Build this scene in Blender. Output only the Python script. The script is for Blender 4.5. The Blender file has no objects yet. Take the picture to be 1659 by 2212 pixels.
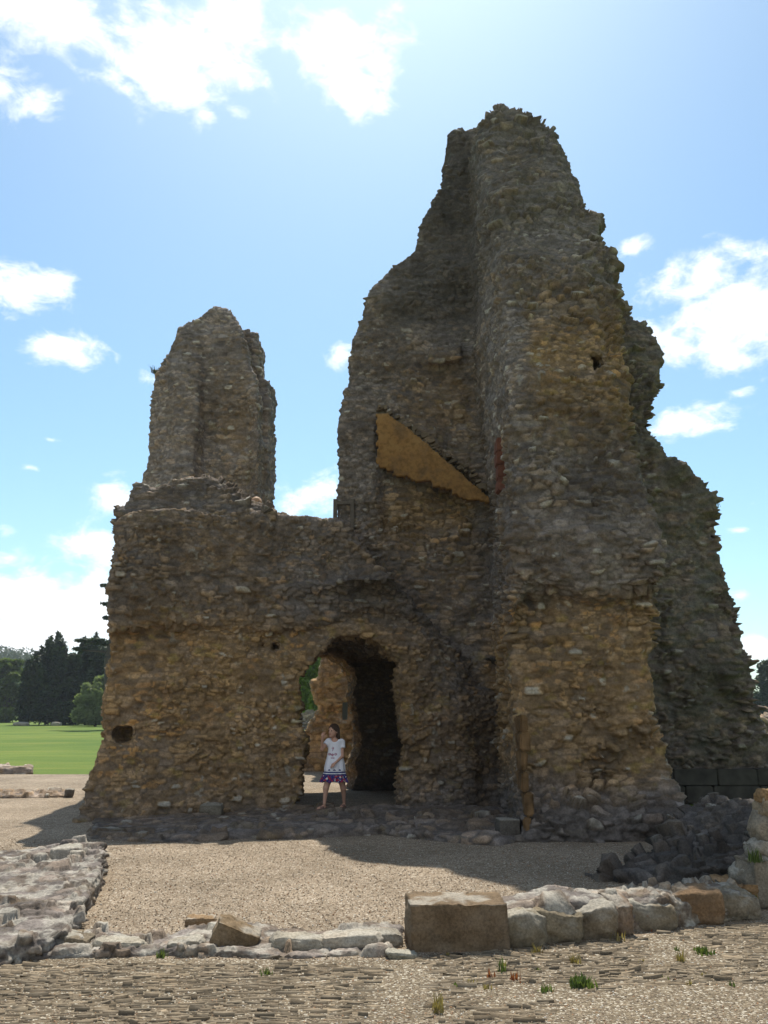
import bpy, math, random
import numpy as np
from math import radians, sin, cos, tan, pi
from mathutils import Vector, Matrix

SC = bpy.context.scene
COL = SC.collection
# ------------------------------------------------------------------ camera
PITCH = radians(13.48); FPX = 1790.0; CH = 1.5          # photo measured on a 1659 x 2212 grid
cam_d = bpy.data.cameras.new('camera'); cam = bpy.data.objects.new('camera', cam_d); COL.objects.link(cam)
cam_d.sensor_fit = 'VERTICAL'; cam_d.sensor_height = 24.0; cam_d.lens = FPX / 2212.0 * 24.0
cam_d.clip_start = 0.05; cam_d.clip_end = 6000
cam.location = (0, 0, CH); cam.rotation_euler = (pi / 2 + PITCH, 0, 0)
SC.camera = cam
SC.render.resolution_x = 768; SC.render.resolution_y = 1024
SC.view_settings.view_transform = 'Standard'; SC.view_settings.look = 'None'
SC.view_settings.exposure = 0.42; SC.view_settings.gamma = 1.0
SC.render.engine = 'CYCLES'
SC.cycles.max_bounces = 6; SC.cycles.diffuse_bounces = 4

cP, sP = cos(PITCH), sin(PITCH)
def raydir(px, py):
    u = (px - 829.5) / FPX; v = -(py - 1106.0) / FPX
    return np.array([u, cP - sP * v, sP + cP * v])
def at(px, py, Y):
    d = raydir(px, py); t = Y / d[1]
    return (d[0] * t, Y, CH + d[2] * t)
def gp(px, py, z=0.0):
    d = raydir(px, py); t = (z - CH) / d[2]
    return (d[0] * t, d[1] * t)
def xz(pts, Y):
    out = []
    for px, py in pts:
        yy = Y(3.0) if callable(Y) else Y
        for _ in range(8):
            p = at(px, py, yy)
            if not callable(Y): break
            yy = 0.5 * yy + 0.5 * Y(p[2])
        out.append((p[0], p[2]))
    return out

# ------------------------------------------------------------------ sky, sun
SUN_EL = radians(61.8); SUN_AZ = radians(0.0)            # azimuth from +Y towards +X
world = bpy.data.worlds.new('World'); SC.world = world; world.use_nodes = True
nt = world.node_tree; N = nt.nodes; L = nt.links
for n in list(N): N.remove(n)
def nd(tree, typ, **kw):
    n = tree.nodes.new(typ)
    for k, v in kw.items(): setattr(n, k, v)
    return n
def mth(tree, op, a, b=None, c=None, clamp=False):
    n = tree.nodes.new('ShaderNodeMath'); n.operation = op; n.use_clamp = clamp
    for i, q in enumerate((a, b, c)):
        if q is None: continue
        if isinstance(q, (int, float)): n.inputs[i].default_value = q
        else: tree.links.new(q, n.inputs[i])
    return n.outputs[0]
SKY_STR = 0.062
out = nd(nt, 'ShaderNodeOutputWorld'); bg = nd(nt, 'ShaderNodeBackground'); bg.inputs[1].default_value = SKY_STR
sky = nd(nt, 'ShaderNodeTexSky'); sky.sky_type = 'NISHITA'; sky.sun_disc = False
sky.sun_elevation = SUN_EL; sky.sun_rotation = SUN_AZ; sky.air_density = 1.0; sky.dust_density = 0.8; sky.ozone_density = 1.6
tc = nd(nt, 'ShaderNodeTexCoord'); sep = nd(nt, 'ShaderNodeSeparateXYZ'); L.new(tc.outputs['Generated'], sep.inputs[0])
az = mth(nt, 'ARCTAN2', sep.outputs[0], sep.outputs[1]); el = mth(nt, 'ARCSINE', sep.outputs[2])
def cloud_noise(scale, detail, rough, dist, seed):
    mp = nd(nt, 'ShaderNodeMapping'); mp.inputs['Location'].default_value = (seed, seed * 2.1, seed * .7); mp.inputs['Scale'].default_value = (1, 1, 1.7)
    L.new(tc.outputs['Generated'], mp.inputs[0])
    n = nd(nt, 'ShaderNodeTexNoise'); n.inputs['Scale'].default_value = scale; n.inputs['Detail'].default_value = detail
    n.inputs['Roughness'].default_value = rough; n.inputs['Distortion'].default_value = dist
    L.new(mp.outputs[0], n.inputs['Vector']); return n.outputs['Fac']
n1 = cloud_noise(7.0, 9, 0.62, 0.25, 3.3); n2 = cloud_noise(26.0, 7, 0.6, 0.5, 8.1)
# cloud banks: centre and half-size in photo-grid units, weight
CL = [(120, 25, 330, 100, 1.1), (330, 95, 230, 115, 1.15), (500, 60, 120, 90, 1.0), (720, 90, 120, 105, 1.05), (760, 200, 95, 90, .8), (330, 190, 90, 60, .6),
      (85, 235, 105, 85, .95), (10, 200, 60, 80, .7), (440, 245, 50, 35, .6), (45, 630, 110, 60, .95), (140, 755, 125, 50, 1.0), (20, 680, 60, 40, .6),
      (320, 820, 50, 40, .8), (90, 1300, 230, 90, 1.25), (40, 1390, 300, 90, 1.25), (190, 1180, 120, 55, .9), (255, 1085, 80, 60, .9), (60, 1010, 60, 18, .5), (110, 950, 50, 14, .4), (10, 1150, 50, 40, .5),
      (650, 1080, 110, 50, .95), (700, 1060, 60, 60, .8), (740, 770, 45, 40, .8), (755, 890, 30, 45, .7), (1580, 680, 190, 105, 1.3), (1490, 910, 115, 55, 1.0),
      (1440, 835, 60, 40, .7), (1375, 530, 50, 34, .85), (1620, 1090, 50, 22, .55), (1600, 1145, 60, 16, .5), (1640, 1400, 90, 50, .8), (1600, 1290, 40, 25, .4), (1590, 850, 70, 30, .6)]
acc = None
def azel(px, py):
    d = raydir(px, py); d = d / np.linalg.norm(d); return math.atan2(d[0], d[1]), math.asin(d[2])
for (px, py, rx, ry, w) in CL:
    a0, e0 = azel(px, py); a1, _ = azel(px + rx, py); _, e1 = azel(px, py - ry)
    A = mth(nt, 'MULTIPLY', mth(nt, 'SUBTRACT', az, a0), 1 / (a1 - a0)); B = mth(nt, 'MULTIPLY', mth(nt, 'SUBTRACT', el, e0), 1 / (e1 - e0))
    q = mth(nt, 'SUBTRACT', w, mth(nt, 'MULTIPLY', mth(nt, 'SQRT', mth(nt, 'ADD', mth(nt, 'MULTIPLY', A, A), mth(nt, 'MULTIPLY', B, B))), 0.85))
    acc = q if acc is None else mth(nt, 'SMOOTH_MAX', acc, q, 0.12)
# loose cloud cover behind and above the viewer
away = mth(nt, 'MULTIPLY', mth(nt, 'ABSOLUTE', az), 1.0)
farm = mth(nt, 'SUBTRACT', mth(nt, 'MULTIPLY', mth(nt, 'SUBTRACT', away, 0.6), 0.5, clamp=True), 0.55)
acc = mth(nt, 'MAXIMUM', acc, farm)
nn = mth(nt, 'ADD', mth(nt, 'MULTIPLY', mth(nt, 'SUBTRACT', n1, 0.5), 2.9), mth(nt, 'MULTIPLY', mth(nt, 'SUBTRACT', n2, 0.5), 1.7))
dens = mth(nt, 'ADD', acc, nn)
mr = nd(nt, 'ShaderNodeMapRange'); mr.interpolation_type = 'SMOOTHSTEP'
L.new(dens, mr.inputs['Value']); mr.inputs['From Min'].default_value = 0.08; mr.inputs['From Max'].default_value = 0.95
# thin bright veil round the sun
cs = nd(nt, 'ShaderNodeVectorMath'); cs.operation = 'DOT_PRODUCT'; L.new(tc.outputs['Generated'], cs.inputs[0])
cs.inputs[1].default_value = (sin(radians(-3)) * cos(radians(54)), cos(radians(-3)) * cos(radians(54)), sin(radians(54)))
veil = mth(nt, 'POWER', mth(nt, 'MAXIMUM', cs.outputs['Value'], 0.0), 20.0)
mixc = nd(nt, 'ShaderNodeMix', data_type='RGBA'); mixc.inputs[7].default_value = (16.5, 16.9, 17.2, 1)
skyt = nd(nt, 'ShaderNodeMix', data_type='RGBA', blend_type='MULTIPLY'); skyt.inputs[0].default_value = 1.0
L.new(sky.outputs[0], skyt.inputs[6]); skyt.inputs[7].default_value = (1.02, 1.24, 1.22, 1)
mf = nd(nt, 'ShaderNodeMapRange'); mf.interpolation_type = 'SMOOTHSTEP'; L.new(sep.outputs[1], mf.inputs['Value'])
for k_, v_ in (('From Min', -.3), ('From Max', .85), ('To Min', .95), ('To Max', 1.75)): mf.inputs[k_].default_value = v_
fw = nd(nt, 'ShaderNodeVectorMath'); fw.operation = 'SCALE'; L.new(skyt.outputs[2], fw.inputs[0]); L.new(mf.outputs[0], fw.inputs['Scale'])
vl = nd(nt, 'ShaderNodeMix', data_type='RGBA', blend_type='MIX'); vl.inputs[7].default_value = (13.0, 15.2, 16.5, 1)
L.new(mth(nt, 'MULTIPLY', veil, 0.22), vl.inputs[0]); L.new(fw.outputs[0], vl.inputs[6])
L.new(mr.outputs[0], mixc.inputs[0]); L.new(vl.outputs[2], mixc.inputs[6])
L.new(mixc.outputs[2], bg.inputs[0]); L.new(bg.outputs[0], out.inputs[0])

sd = bpy.data.lights.new('sun', 'SUN'); sun = bpy.data.objects.new('sun', sd); COL.objects.link(sun)
sd.energy = 4.6; sd.angle = radians(0.53); sd.color = (1.0, 0.94, 0.84)
dsun = Vector((sin(SUN_AZ) * cos(SUN_EL), cos(SUN_AZ) * cos(SUN_EL), sin(SUN_EL)))
sun.rotation_euler = (-dsun).to_track_quat('-Z', 'Y').to_euler(); sun.location = (0, 0, 60)

# ------------------------------------------------------------------ object helpers
def tag(o, label=None, cat=None, group=None, kind=None):
    if label: o['label'] = label
    if cat: o['category'] = cat
    if group: o['group'] = group
    if kind: o['kind'] = kind
    return o
def empty(name, loc=(0, 0, 0)):
    o = bpy.data.objects.new(name, None); COL.objects.link(o); o.location = loc; o.empty_display_size = 0.3
    return o
def adopt(o, parent):
    o.parent = parent
    o.matrix_parent_inverse = Matrix.Translation(parent.location).inverted()
def link_mesh(name, me, mats, parent=None):
    o = bpy.data.objects.new(name, me); COL.objects.link(o)
    for m in (mats if isinstance(mats, (list, tuple)) else [mats]): me.materials.append(m)
    if parent is not None: adopt(o, parent)
    return o
def np_mesh(name, V, F, mats, parent=None, color=None, smooth=True, matidx=None):
    """V (n,3); F (m,k) with constant k."""
    V = np.asarray(V, dtype=np.float32); F = np.asarray(F, dtype=np.int32); k = F.shape[1]
    me = bpy.data.meshes.new(name)
    me.vertices.add(len(V)); me.vertices.foreach_set('co', V.ravel())
    me.loops.add(F.size); me.loops.foreach_set('vertex_index', F.ravel())
    me.polygons.add(len(F)); me.polygons.foreach_set('loop_start', np.arange(0, F.size, k, dtype=np.int32))
    me.polygons.foreach_set('loop_total', np.full(len(F), k, dtype=np.int32))
    if smooth: me.polygons.foreach_set('use_smooth', np.ones(len(F), dtype=bool))
    if matidx is not None: me.polygons.foreach_set('material_index', np.asarray(matidx, dtype=np.int32))
    me.update(calc_edges=True)
    if color is not None:
        ca = me.color_attributes.new('Col', 'FLOAT_COLOR', 'POINT')
        c4 = np.ones((len(V), 4), dtype=np.float32); c4[:, :3] = color; ca.data.foreach_set('color', c4.ravel())
    return link_mesh(name, me, mats, parent)

# ------------------------------------------------------------------ numpy noise
def h3(ix, iy, iz, seed):
    with np.errstate(over='ignore'):
        n = (ix.astype(np.int64) * 374761393 + iy.astype(np.int64) * 668265263 + iz.astype(np.int64) * 2147483647 * 3 + seed * 1274126177)
        n = (n ^ (n >> 13)) * 1274126177
        n = (n ^ (n >> 16)) * 668265263
        n = n ^ (n >> 15)
    return (n & 0xFFFFFF).astype(np.float32) / float(0xFFFFFF)
def vnoise(P, seed=0):
    i = np.floor(P).astype(np.int64); f = (P - i).astype(np.float32); f = f * f * (3 - 2 * f)
    r = 0
    for dx in (0, 1):
        wx = f[:, 0] if dx else 1 - f[:, 0]
        for dy in (0, 1):
            wy = f[:, 1] if dy else 1 - f[:, 1]
            for dz in (0, 1):
                wz = f[:, 2] if dz else 1 - f[:, 2]
                r = r + wx * wy * wz * h3(i[:, 0] + dx, i[:, 1] + dy, i[:, 2] + dz, seed)
    return r
def fbm(P, scale, octv=4, seed=0, rough=0.5):
    P = np.asarray(P, dtype=np.float64) * np.asarray(scale); a = 1.0; s = 0; t = 0
    for o in range(octv):
        s = s + a * vnoise(P, seed + o * 17); t += a; a *= rough; P = P * 2.03 + 5.7
    return s / t
def sstep(a, b, x):
    t = np.clip((x - a) / (b - a), 0, 1); return t * t * (3 - 2 * t)
def stones(P, size, seed=1, jit=(0.8, 0.8, 0.45), chunk=300000):
    """3-D jittered block pattern: returns edge distance, stone random a, random b, offset inside the stone (z)."""
    n = len(P); E = np.empty(n, np.float32); A = np.empty(n, np.float32); B = np.empty(n, np.float32); DZ = np.empty(n, np.float32)
    size = np.array(size)
    for s in range(0, n, chunk):
        q = P[s:s + chunk] / size
        b = np.floor(q).astype(np.int64)
        F1 = np.full(len(q), 9e9); F2 = np.full(len(q), 9e9); ra = np.zeros(len(q), np.float32); rb = ra.copy(); zz = ra.copy()
        for dz in (-1, 0, 1):
            iz = b[:, 2] + dz
            row = h3(iz, iz * 0, iz * 0, seed + 5)
            for dx in (-1, 0, 1):
                for dy in (-1, 0, 1):
                    ix = b[:, 0] + dx; iy = b[:, 1] + dy
                    ax = h3(ix, iy, iz, seed); ay = h3(ix, iy, iz, seed + 1); az_ = h3(ix, iy, iz, seed + 2)
                    ex = q[:, 0] - (ix + .5 + (ax - .5) * jit[0] + (row - .5) * .5)
                    ey = q[:, 1] - (iy + .5 + (ay - .5) * jit[1]); ez = q[:, 2] - (iz + .5 + (az_ - .5) * jit[2])
                    d = (ex ** 4 + ey ** 4 + (ez * 1.05) ** 4) ** 0.25
                    m = d < F1
                    F2 = np.where(m, F1, np.minimum(F2, d)); F1 = np.where(m, d, F1)
                    ra = np.where(m, h3(ix, iy, iz, seed + 3), ra); rb = np.where(m, h3(ix, iy, iz, seed + 4), rb); zz = np.where(m, ez, zz)
        sl = slice(s, s + len(q)); E[sl] = F2 - F1; A[sl] = ra; B[sl] = rb; DZ[sl] = zz
    return E, A, B, DZ

# ------------------------------------------------------------------ signed-distance solids
def surface_nets(F, org, h):
    s = F < 0
    c = [(i, j, k) for i in (0, 1) for j in (0, 1) for k in (0, 1)]
    nx, ny, nz = F.shape
    cnt = np.zeros((nx - 1, ny - 1, nz - 1), np.int8)
    for (i, j, k) in c: cnt += s[i:nx - 1 + i, j:ny - 1 + j, k:nz - 1 + k]
    act = (cnt > 0) & (cnt < 8); I, J, K = np.nonzero(act)
    idx = np.full(act.shape, -1, np.int32); idx[I, J, K] = np.arange(len(I))
    pos = np.zeros((len(I), 3)); w = np.zeros(len(I))
    val = {q: F[I + q[0], J + q[1], K + q[2]] for q in c}
    for a in c:
        for ax in range(3):
            if a[ax] == 1: continue
            b = list(a); b[ax] = 1; b = tuple(b)
            fa, fb = val[a], val[b]; m = (fa < 0) != (fb < 0)
            t = np.where(m, fa / np.where(m, fa - fb, 1), 0)
            for d in range(3):
                pos[:, d] += np.where(m, a[d] + (t if d == ax else 0), 0)
            w += m
    pos = pos / w[:, None] + np.stack([I, J, K], 1)
    V = pos * h + np.array(org)
    faces = []
    for ax in range(3):
        o1, o2 = [(1, 2), (2, 0), (0, 1)][ax]
        sl0 = [slice(None)] * 3; sl1 = [slice(None)] * 3; sl0[ax] = slice(0, -1); sl1[ax] = slice(1, None)
        ch = s[tuple(sl0)] != s[tuple(sl1)]
        e = np.stack(np.nonzero(ch), 1)
        lim = np.array(act.shape)
        ok = (e[:, o1] > 0) & (e[:, o2] > 0) & (e[:, o1] < lim[o1]) & (e[:, o2] < lim[o2]); e = e[ok]
        def cell(d1, d2):
            q = e.copy(); q[:, o1] += d1; q[:, o2] += d2; return idx[q[:, 0], q[:, 1], q[:, 2]]
        f = np.stack([cell(-1, -1), cell(0, -1), cell(0, 0), cell(-1, 0)], 1)
        ins = s[e[:, 0], e[:, 1], e[:, 2]]
        f = np.where(ins[:, None], f, f[:, ::-1])
        faces.append(f)
    return V, np.concatenate(faces)
def subdivide(V, F):
    n = len(V); m = len(F)
    e = np.stack([F, np.roll(F, -1, 1)], 2).reshape(-1, 2); e.sort(axis=1)
    key = e[:, 0].astype(np.int64) * n + e[:, 1]
    u, inv = np.unique(key, return_inverse=True); inv = inv.reshape(m, 4)
    mid = 0.5 * (V[u // n] + V[u % n]); cen = V[F].mean(1)
    V2 = np.concatenate([V, mid, cen]); mi = inv + n; ci = np.arange(m) + n + len(u)
    return V2, np.concatenate([np.stack([F[:, k], mi[:, k], ci, mi[:, k - 1]], 1) for k in range(4)])
def vnormals(V, F):
    a = V[F[:, 2]] - V[F[:, 0]]; b = V[F[:, 3]] - V[F[:, 1]]; fn = np.cross(a, b)
    N_ = np.zeros_like(V)
    for d in range(3):
        for k in range(4): N_[:, d] += np.bincount(F[:, k], fn[:, d], len(V))
    return N_ / (np.linalg.norm(N_, axis=1, keepdims=True) + 1e-12)
def relax(N_, F, it=2):
    for _ in range(it):
        S = N_[F].sum(1); R = np.zeros_like(N_)
        for d in range(3):
            for k in range(4): R[:, d] += np.bincount(F[:, k], S[:, d], len(N_))
        N_ = R / (np.linalg.norm(R, axis=1, keepdims=True) + 1e-12)
    return N_
def poly_sd(poly, X, Z):
    """signed distance to polygon (negative inside) for broadcastable X, Z"""
    X, Z = np.broadcast_arrays(X, Z)
    d = np.full(X.shape, 1e9); ins = np.zeros(X.shape, bool); n = len(poly)
    for i in range(n):
        ax, az_ = poly[i]; bx, bz = poly[(i + 1) % n]
        ex, ez = bx - ax, bz - az_; wx, wz = X - ax, Z - az_
        t = np.clip((wx * ex + wz * ez) / (ex * ex + ez * ez + 1e-12), 0, 1)
        d = np.minimum(d, (wx - ex * t) ** 2 + (wz - ez * t) ** 2)
        c = ((az_ > Z) != (bz > Z)) & (X < (bx - ax) * (Z - az_) / (bz - az_ + 1e-12) + ax)
        ins ^= c
    d = np.sqrt(d); return np.where(ins, -d, d)
def smax(a, b, k):
    h = np.clip(0.5 - 0.5 * (b - a) / k, 0, 1); return b + (a - b) * h + k * h * (1 - h)
def smin(a, b, k): return -smax(-a, -b, k)
class Grid:
    def __init__(s, lo, hi, h):
        s.lo = np.array(lo, float); s.h = h; s.n = np.ceil((np.array(hi) - s.lo) / h).astype(int) + 1
        s.x = s.lo[0] + np.arange(s.n[0]) * h; s.y = s.lo[1] + np.arange(s.n[1]) * h; s.z = s.lo[2] + np.arange(s.n[2]) * h
        s.X = s.x[:, None, None]; s.Y = s.y[None, :, None]; s.Z = s.z[None, None, :]
    def mesh(s, F):
        F = F.astype(np.float32)
        F[0] = np.maximum(F[0], s.h); F[-1] = np.maximum(F[-1], s.h); F[:, 0] = np.maximum(F[:, 0], s.h); F[:, -1] = np.maximum(F[:, -1], s.h)
        F[:, :, 0] = np.maximum(F[:, :, 0], s.h); F[:, :, -1] = np.maximum(F[:, :, -1], s.h)
        return surface_nets(F, s.lo, s.h)
def relief_map(x, z, amp, scale, seed):
    X, Z = np.meshgrid(x, z, indexing='ij'); P = np.stack([X.ravel(), np.full(X.size, 3.3), Z.ravel()], 1)
    return ((fbm(P, scale, 3, seed) - .5) * 2 * amp).reshape(X.shape)

PAL = dict(buff=(.34, .222, .108), orange=(.38, .215, .08), grey=(.20, .172, .153), dark=(.10, .083, .072), pale=(.43, .405, .345), green=(.155, .18, .14), shade_stain=(.06, .055, .05), ochre=(.31, .235, .06))
PAL = {k: np.array(v) for k, v in PAL.items()}
def stone_colour(P, E, A, B, warm, green=0.0, dark=0.0, mort_w=.22, gain=1.0):
    """albedo from per-stone randoms, mortar joints, lichen, weathering and painted shade; warm in 0..1 per vertex"""
    n = len(P); lo = fbm(P, (.9, .9, 1.1), 4, 31); mid = fbm(P, (3.0, 3.0, 4.5), 4, 47); fine = fbm(P, (17, 17, 22), 3, 53)
    w = np.clip(warm + (lo - .5) * 1.1 + (A - .5) * .6, 0, 1)[:, None]
    base = PAL['grey'] * (1 - w) + PAL['buff'] * w
    o = (sstep(.62, .8, mid + (B - .5) * .35) * np.clip(warm + .15, 0, 1))[:, None]
    base = base * (1 - o) + PAL['orange'] * o
    dk = (sstep(.50, .64, lo + (mid - .5) * .8) * (1 - .55 * warm))[:, None]; base = base * (1 - .7 * dk) + PAL['dark'] * .7 * dk
    base = base * (0.62 + 0.80 * B)[:, None]
    m = (1 - sstep(0.02, mort_w, E))[:, None]
    mort = (PAL['buff'] * .62 * w + PAL['grey'] * .72 * (1 - w))
    base = base * (1 - m) + mort * m
    pl = (sstep(.94, .975, A) * sstep(.1, .3, E))[:, None] * .8; base = base * (1 - pl) + PAL['pale'] * pl
    lic = (sstep(.70, .76, fbm(P, (9, 9, 9), 3, 71)) * sstep(.5, .62, lo))[:, None] * .6; base = base * (1 - lic) + PAL['pale'] * .8 * lic
    oc = .7 * (sstep(.66, .74, fbm(P, (6, 6, 9), 3, 83)) * np.clip(warm + .2, 0, 1))[:, None] * .55; base = base * (1 - oc) + PAL['ochre'] * oc
    g = (np.clip(green, 0, 1) * sstep(.35, .7, mid + (lo - .5) * .5)); g = np.broadcast_to(g, (n,))[:, None]; base = base * (1 - g) + PAL['green'] * g
    d_ = np.broadcast_to(np.clip(dark, 0, 1), (n,))[:, None]; base = base * (1 - d_) + PAL['shade_stain'] * d_  # near-black mix: painted shade on chamber and wing, plain dark stone elsewhere
    return base * ((0.55 + 0.90 * fine) * (.72 + .56 * fbm(P, (1.7, 1.7, 2.2), 4, 37)))[:, None] * gain
def masonry(V, F, sub=1, size=(.23, .23, .095), amp=.09, seed=1, warm=.5, green=0., dark=0., lump=.09, ampf=None, jit=(.9, .9, .78), ledge=.15, gain=1.0, yaw=.15, fine=.022, slab=.012, pale=0.0, mid=.05):
    for _ in range(sub): V, F = subdivide(V, F)
    Nn = relax(vnormals(V, F), F, 3)
    c, s = cos(yaw), sin(yaw); R = np.array([[c, s, 0], [-s, c, 0], [0, 0, 1]])
    Q = V @ R.T
    Q = Q + (np.stack([fbm(V, (2.2,) * 3, 2, seed + 200 + i) for i in range(3)], 1) - .5) * np.array([.24, .24, .13])
    E, A, B, DZ = stones(Q, size, seed, jit)
    E2, A2, B2, DZ2 = stones(Q + 7.7, np.array(size) * np.array([.52, .52, .60]), seed + 50, jit)
    pm = sstep(.50, .54, fbm(V, (1.9, 1.9, 2.4), 3, seed + 70)); prom = .35 + 1.1 * sstep(.38, .62, fbm(V, (1.1, 1.1, 1.5), 3, seed + 71))
    E = np.where(pm > .5, E2, E); A = np.where(pm > .5, A2, A); B = np.where(pm > .5, B2, B); DZ = np.where(pm > .5, DZ2, DZ)
    e = sstep(.02, .13, E)
    a = (amp if ampf is None else amp * ampf(V)) * prom * np.where(pm > .5, .75, 1.0)
    hgt = np.power(A, 1.6) - .32 + ledge * (A > .80) * (.5 - DZ * .5) + (B - .5) * DZ * .8
    disp = a * (e * hgt - .34 * (1 - e)) + lump * (fbm(V, (1.5, 1.5, 1.9), 3, seed + 9) - .5) * 2
    disp += .35 * lump * (fbm(V, (.9, .9, 4.2), 3, seed + 90) - .5) * 2
    sl = fbm(V, (7, 7, 30), 4, seed + 12, .6); disp += slab * (np.abs(sl - .5) * -4 + .5)
    disp += fine * (fbm(V, (22, 22, 34), 3, seed + 11, .65) - .5) * 2 + mid * (fbm(V, (4.5, 4.5, 9), 3, seed + 13) - .5) * 2
    Vn = V + Nn * disp[:, None]
    wv = warm(V) if callable(warm) else np.full(len(V), warm)
    gv = green(V) if callable(green) else green
    dv = dark(V) if callable(dark) else dark
    cc_ = stone_colour(V, E, A, B, wv, gv, dv, gain=1.0) * .90 * (gain(V)[:, None] if callable(gain) else gain)
    if pale > 0:
        pf = (sstep(.47, .62, fbm(V, (8, 8, 8), 5, seed + 80, .6)) * pale)[:, None]; cc_ = cc_ * (1 - pf) + PAL['pale'] * (.8 + .5 * fbm(V, (40,) * 3, 2, 5))[:, None] * pf
    return Vn, F, cc_

# ------------------------------------------------------------------ materials
def newmat(name):
    m = bpy.data.materials.new(name); m.use_nodes = True; t = m.node_tree
    b = t.nodes['Principled BSDF']; b.inputs['Roughness'].default_value = .9; b.inputs['Specular IOR Level'].default_value = .2
    return m, t, b
def ramp(t, fac, stops):
    r = t.nodes.new('ShaderNodeValToRGB'); cr = r.color_ramp
    while len(cr.elements) < len(stops): cr.elements.new(.5)
    for e, (p, c) in zip(cr.elements, stops): e.position = p; e.color = (*c, 1)
    t.links.new(fac, r.inputs[0]); return r.outputs[0]
def noise(t, scale, detail=4, rough=.55, vec=None, dist=0):
    n = t.nodes.new('ShaderNodeTexNoise'); n.inputs['Scale'].default_value = scale; n.inputs['Detail'].default_value = detail
    n.inputs['Roughness'].default_value = rough; n.inputs['Distortion'].default_value = dist
    if vec is None:
        tcn = t.nodes.new('ShaderNodeTexCoord'); vec = tcn.outputs['Object']
    t.links.new(vec, n.inputs['Vector']); return n.outputs['Fac']
def mixrgb(t, fac, a, b, blend='MIX'):
    n = t.nodes.new('ShaderNodeMix'); n.data_type = 'RGBA'; n.blend_type = blend
    for i, q in ((0, fac), (6, a), (7, b)):
        if isinstance(q, (int, float)): n.inputs[i].default_value = q
        elif isinstance(q, tuple): n.inputs[i].default_value = (*q, 1)
        else: t.links.new(q, n.inputs[i])
    return n.outputs[2]
def bump(t, b, hgt, strength=.5, dist=.02):
    n = t.nodes.new('ShaderNodeBump'); n.inputs['Strength'].default_value = strength; n.inputs['Distance'].default_value = dist
    t.links.new(hgt, n.inputs['Height']); t.links.new(n.outputs[0], b.inputs['Normal'])
def attr_mat(name, scale=40, lo=.7, hi=1.3, bs=.5, bd=.015, rough=.95):
    m, t, b = newmat(name); a = t.nodes.new('ShaderNodeVertexColor'); a.layer_name = 'Col'
    f = noise(t, scale, 5, .65); g = ramp(t, f, [(.3, (lo,) * 3), (.7, (hi,) * 3)])
    t.links.new(mixrgb(t, 1.0, a.outputs[0], g, 'MULTIPLY'), b.inputs['Base Color']); b.inputs['Roughness'].default_value = rough
    bump(t, b, f, bs, bd); return m
M_STONE = attr_mat('rubble_stone', 38)
M_ROCK = attr_mat('rock', 55, .65, 1.35, .6, .012)
M_PLAIN = attr_mat('mottled', 60, .85, 1.15, .3, .004)
def simple(name, colr, rough=.8, var=.15, scale=20, bs=.2, bd=.003, spec=.2):
    m, t, b = newmat(name); f = noise(t, scale, 4)
    c = np.array(colr); t.links.new(ramp(t, f, [(.3, tuple(c * (1 - var))), (.7, tuple(np.minimum(c * (1 + var), 1)))]), b.inputs['Base Color'])
    b.inputs['Roughness'].default_value = rough; b.inputs['Specular IOR Level'].default_value = spec; bump(t, b, f, bs, bd); return m
# plaster
M_PLASTER, t, b = newmat('ochre_plaster')
f1 = noise(t, 2.2, 6, .6); f2 = noise(t, 14, 5, .6)
c1 = ramp(t, f1, [(.32, (.15, .10, .055)), (.5, (.29, .16, .056)), (.7, (.34, .205, .08))])
c2 = ramp(t, f2, [(.36, (.35, .33, .3)), (.55, (1, 1, 1))]); t.links.new(mixrgb(t, .5, c1, c2, 'MULTIPLY'), b.inputs['Base Color']); bump(t, b, f2, .5, .02)
M_QUOIN = simple('orange_sandstone', (.15, .09, .042), .95, .6, 5, .9, .03)
M_RED = simple('red_sandstone', (.17, .07, .045), .95, .3, 14, .6, .01)
M_PLINTH = simple('plinth_ashlar', (.06, .056, .048), .95, .35, 5, .6, .01)
# gravel
def gravel(name, stops, scale=105, b_d=.006):
    m, t, b = newmat(name); tcn = t.nodes.new('ShaderNodeTexCoord'); v = t.nodes.new('ShaderNodeTexVoronoi'); v.inputs['Scale'].default_value = scale
    t.links.new(tcn.outputs['Object'], v.inputs['Vector']); s = t.nodes.new('ShaderNodeSeparateColor'); t.links.new(v.outputs['Color'], s.inputs[0])
    c = ramp(t, s.outputs[0], stops)
    big = noise(t, .9, 6, .65); c = mixrgb(t, 1, c, ramp(t, big, [(.32, (.74, .73, .71)), (.66, (1.1, 1.1, 1.1))]), 'MULTIPLY')
    md = noise(t, 9, 4, .6); c = mixrgb(t, 1, c, ramp(t, md, [(.35, (.82, .81, .79)), (.65, (1.1, 1.1, 1.1))]), 'MULTIPLY')
    t.links.new(c, b.inputs['Base Color']); b.inputs['Roughness'].default_value = .95
    hh = mth(t, 'SUBTRACT', 1.0, v.outputs['Distance']); bump(t, b, hh, .6, b_d); return m
M_GRAVEL = gravel('gravel', [(0, (.15, .117, .082)), (.35, (.235, .183, .128)), (.7, (.31, .243, .172)), (.93, (.38, .315, .24)), (.97, (.60, .56, .48))])
M_SOIL = gravel('gritty_soil', [(0, (.09, .07, .048)), (.4, (.165, .13, .086)), (.8, (.245, .198, .136)), (.97, (.5, .46, .38))], 90)
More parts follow.
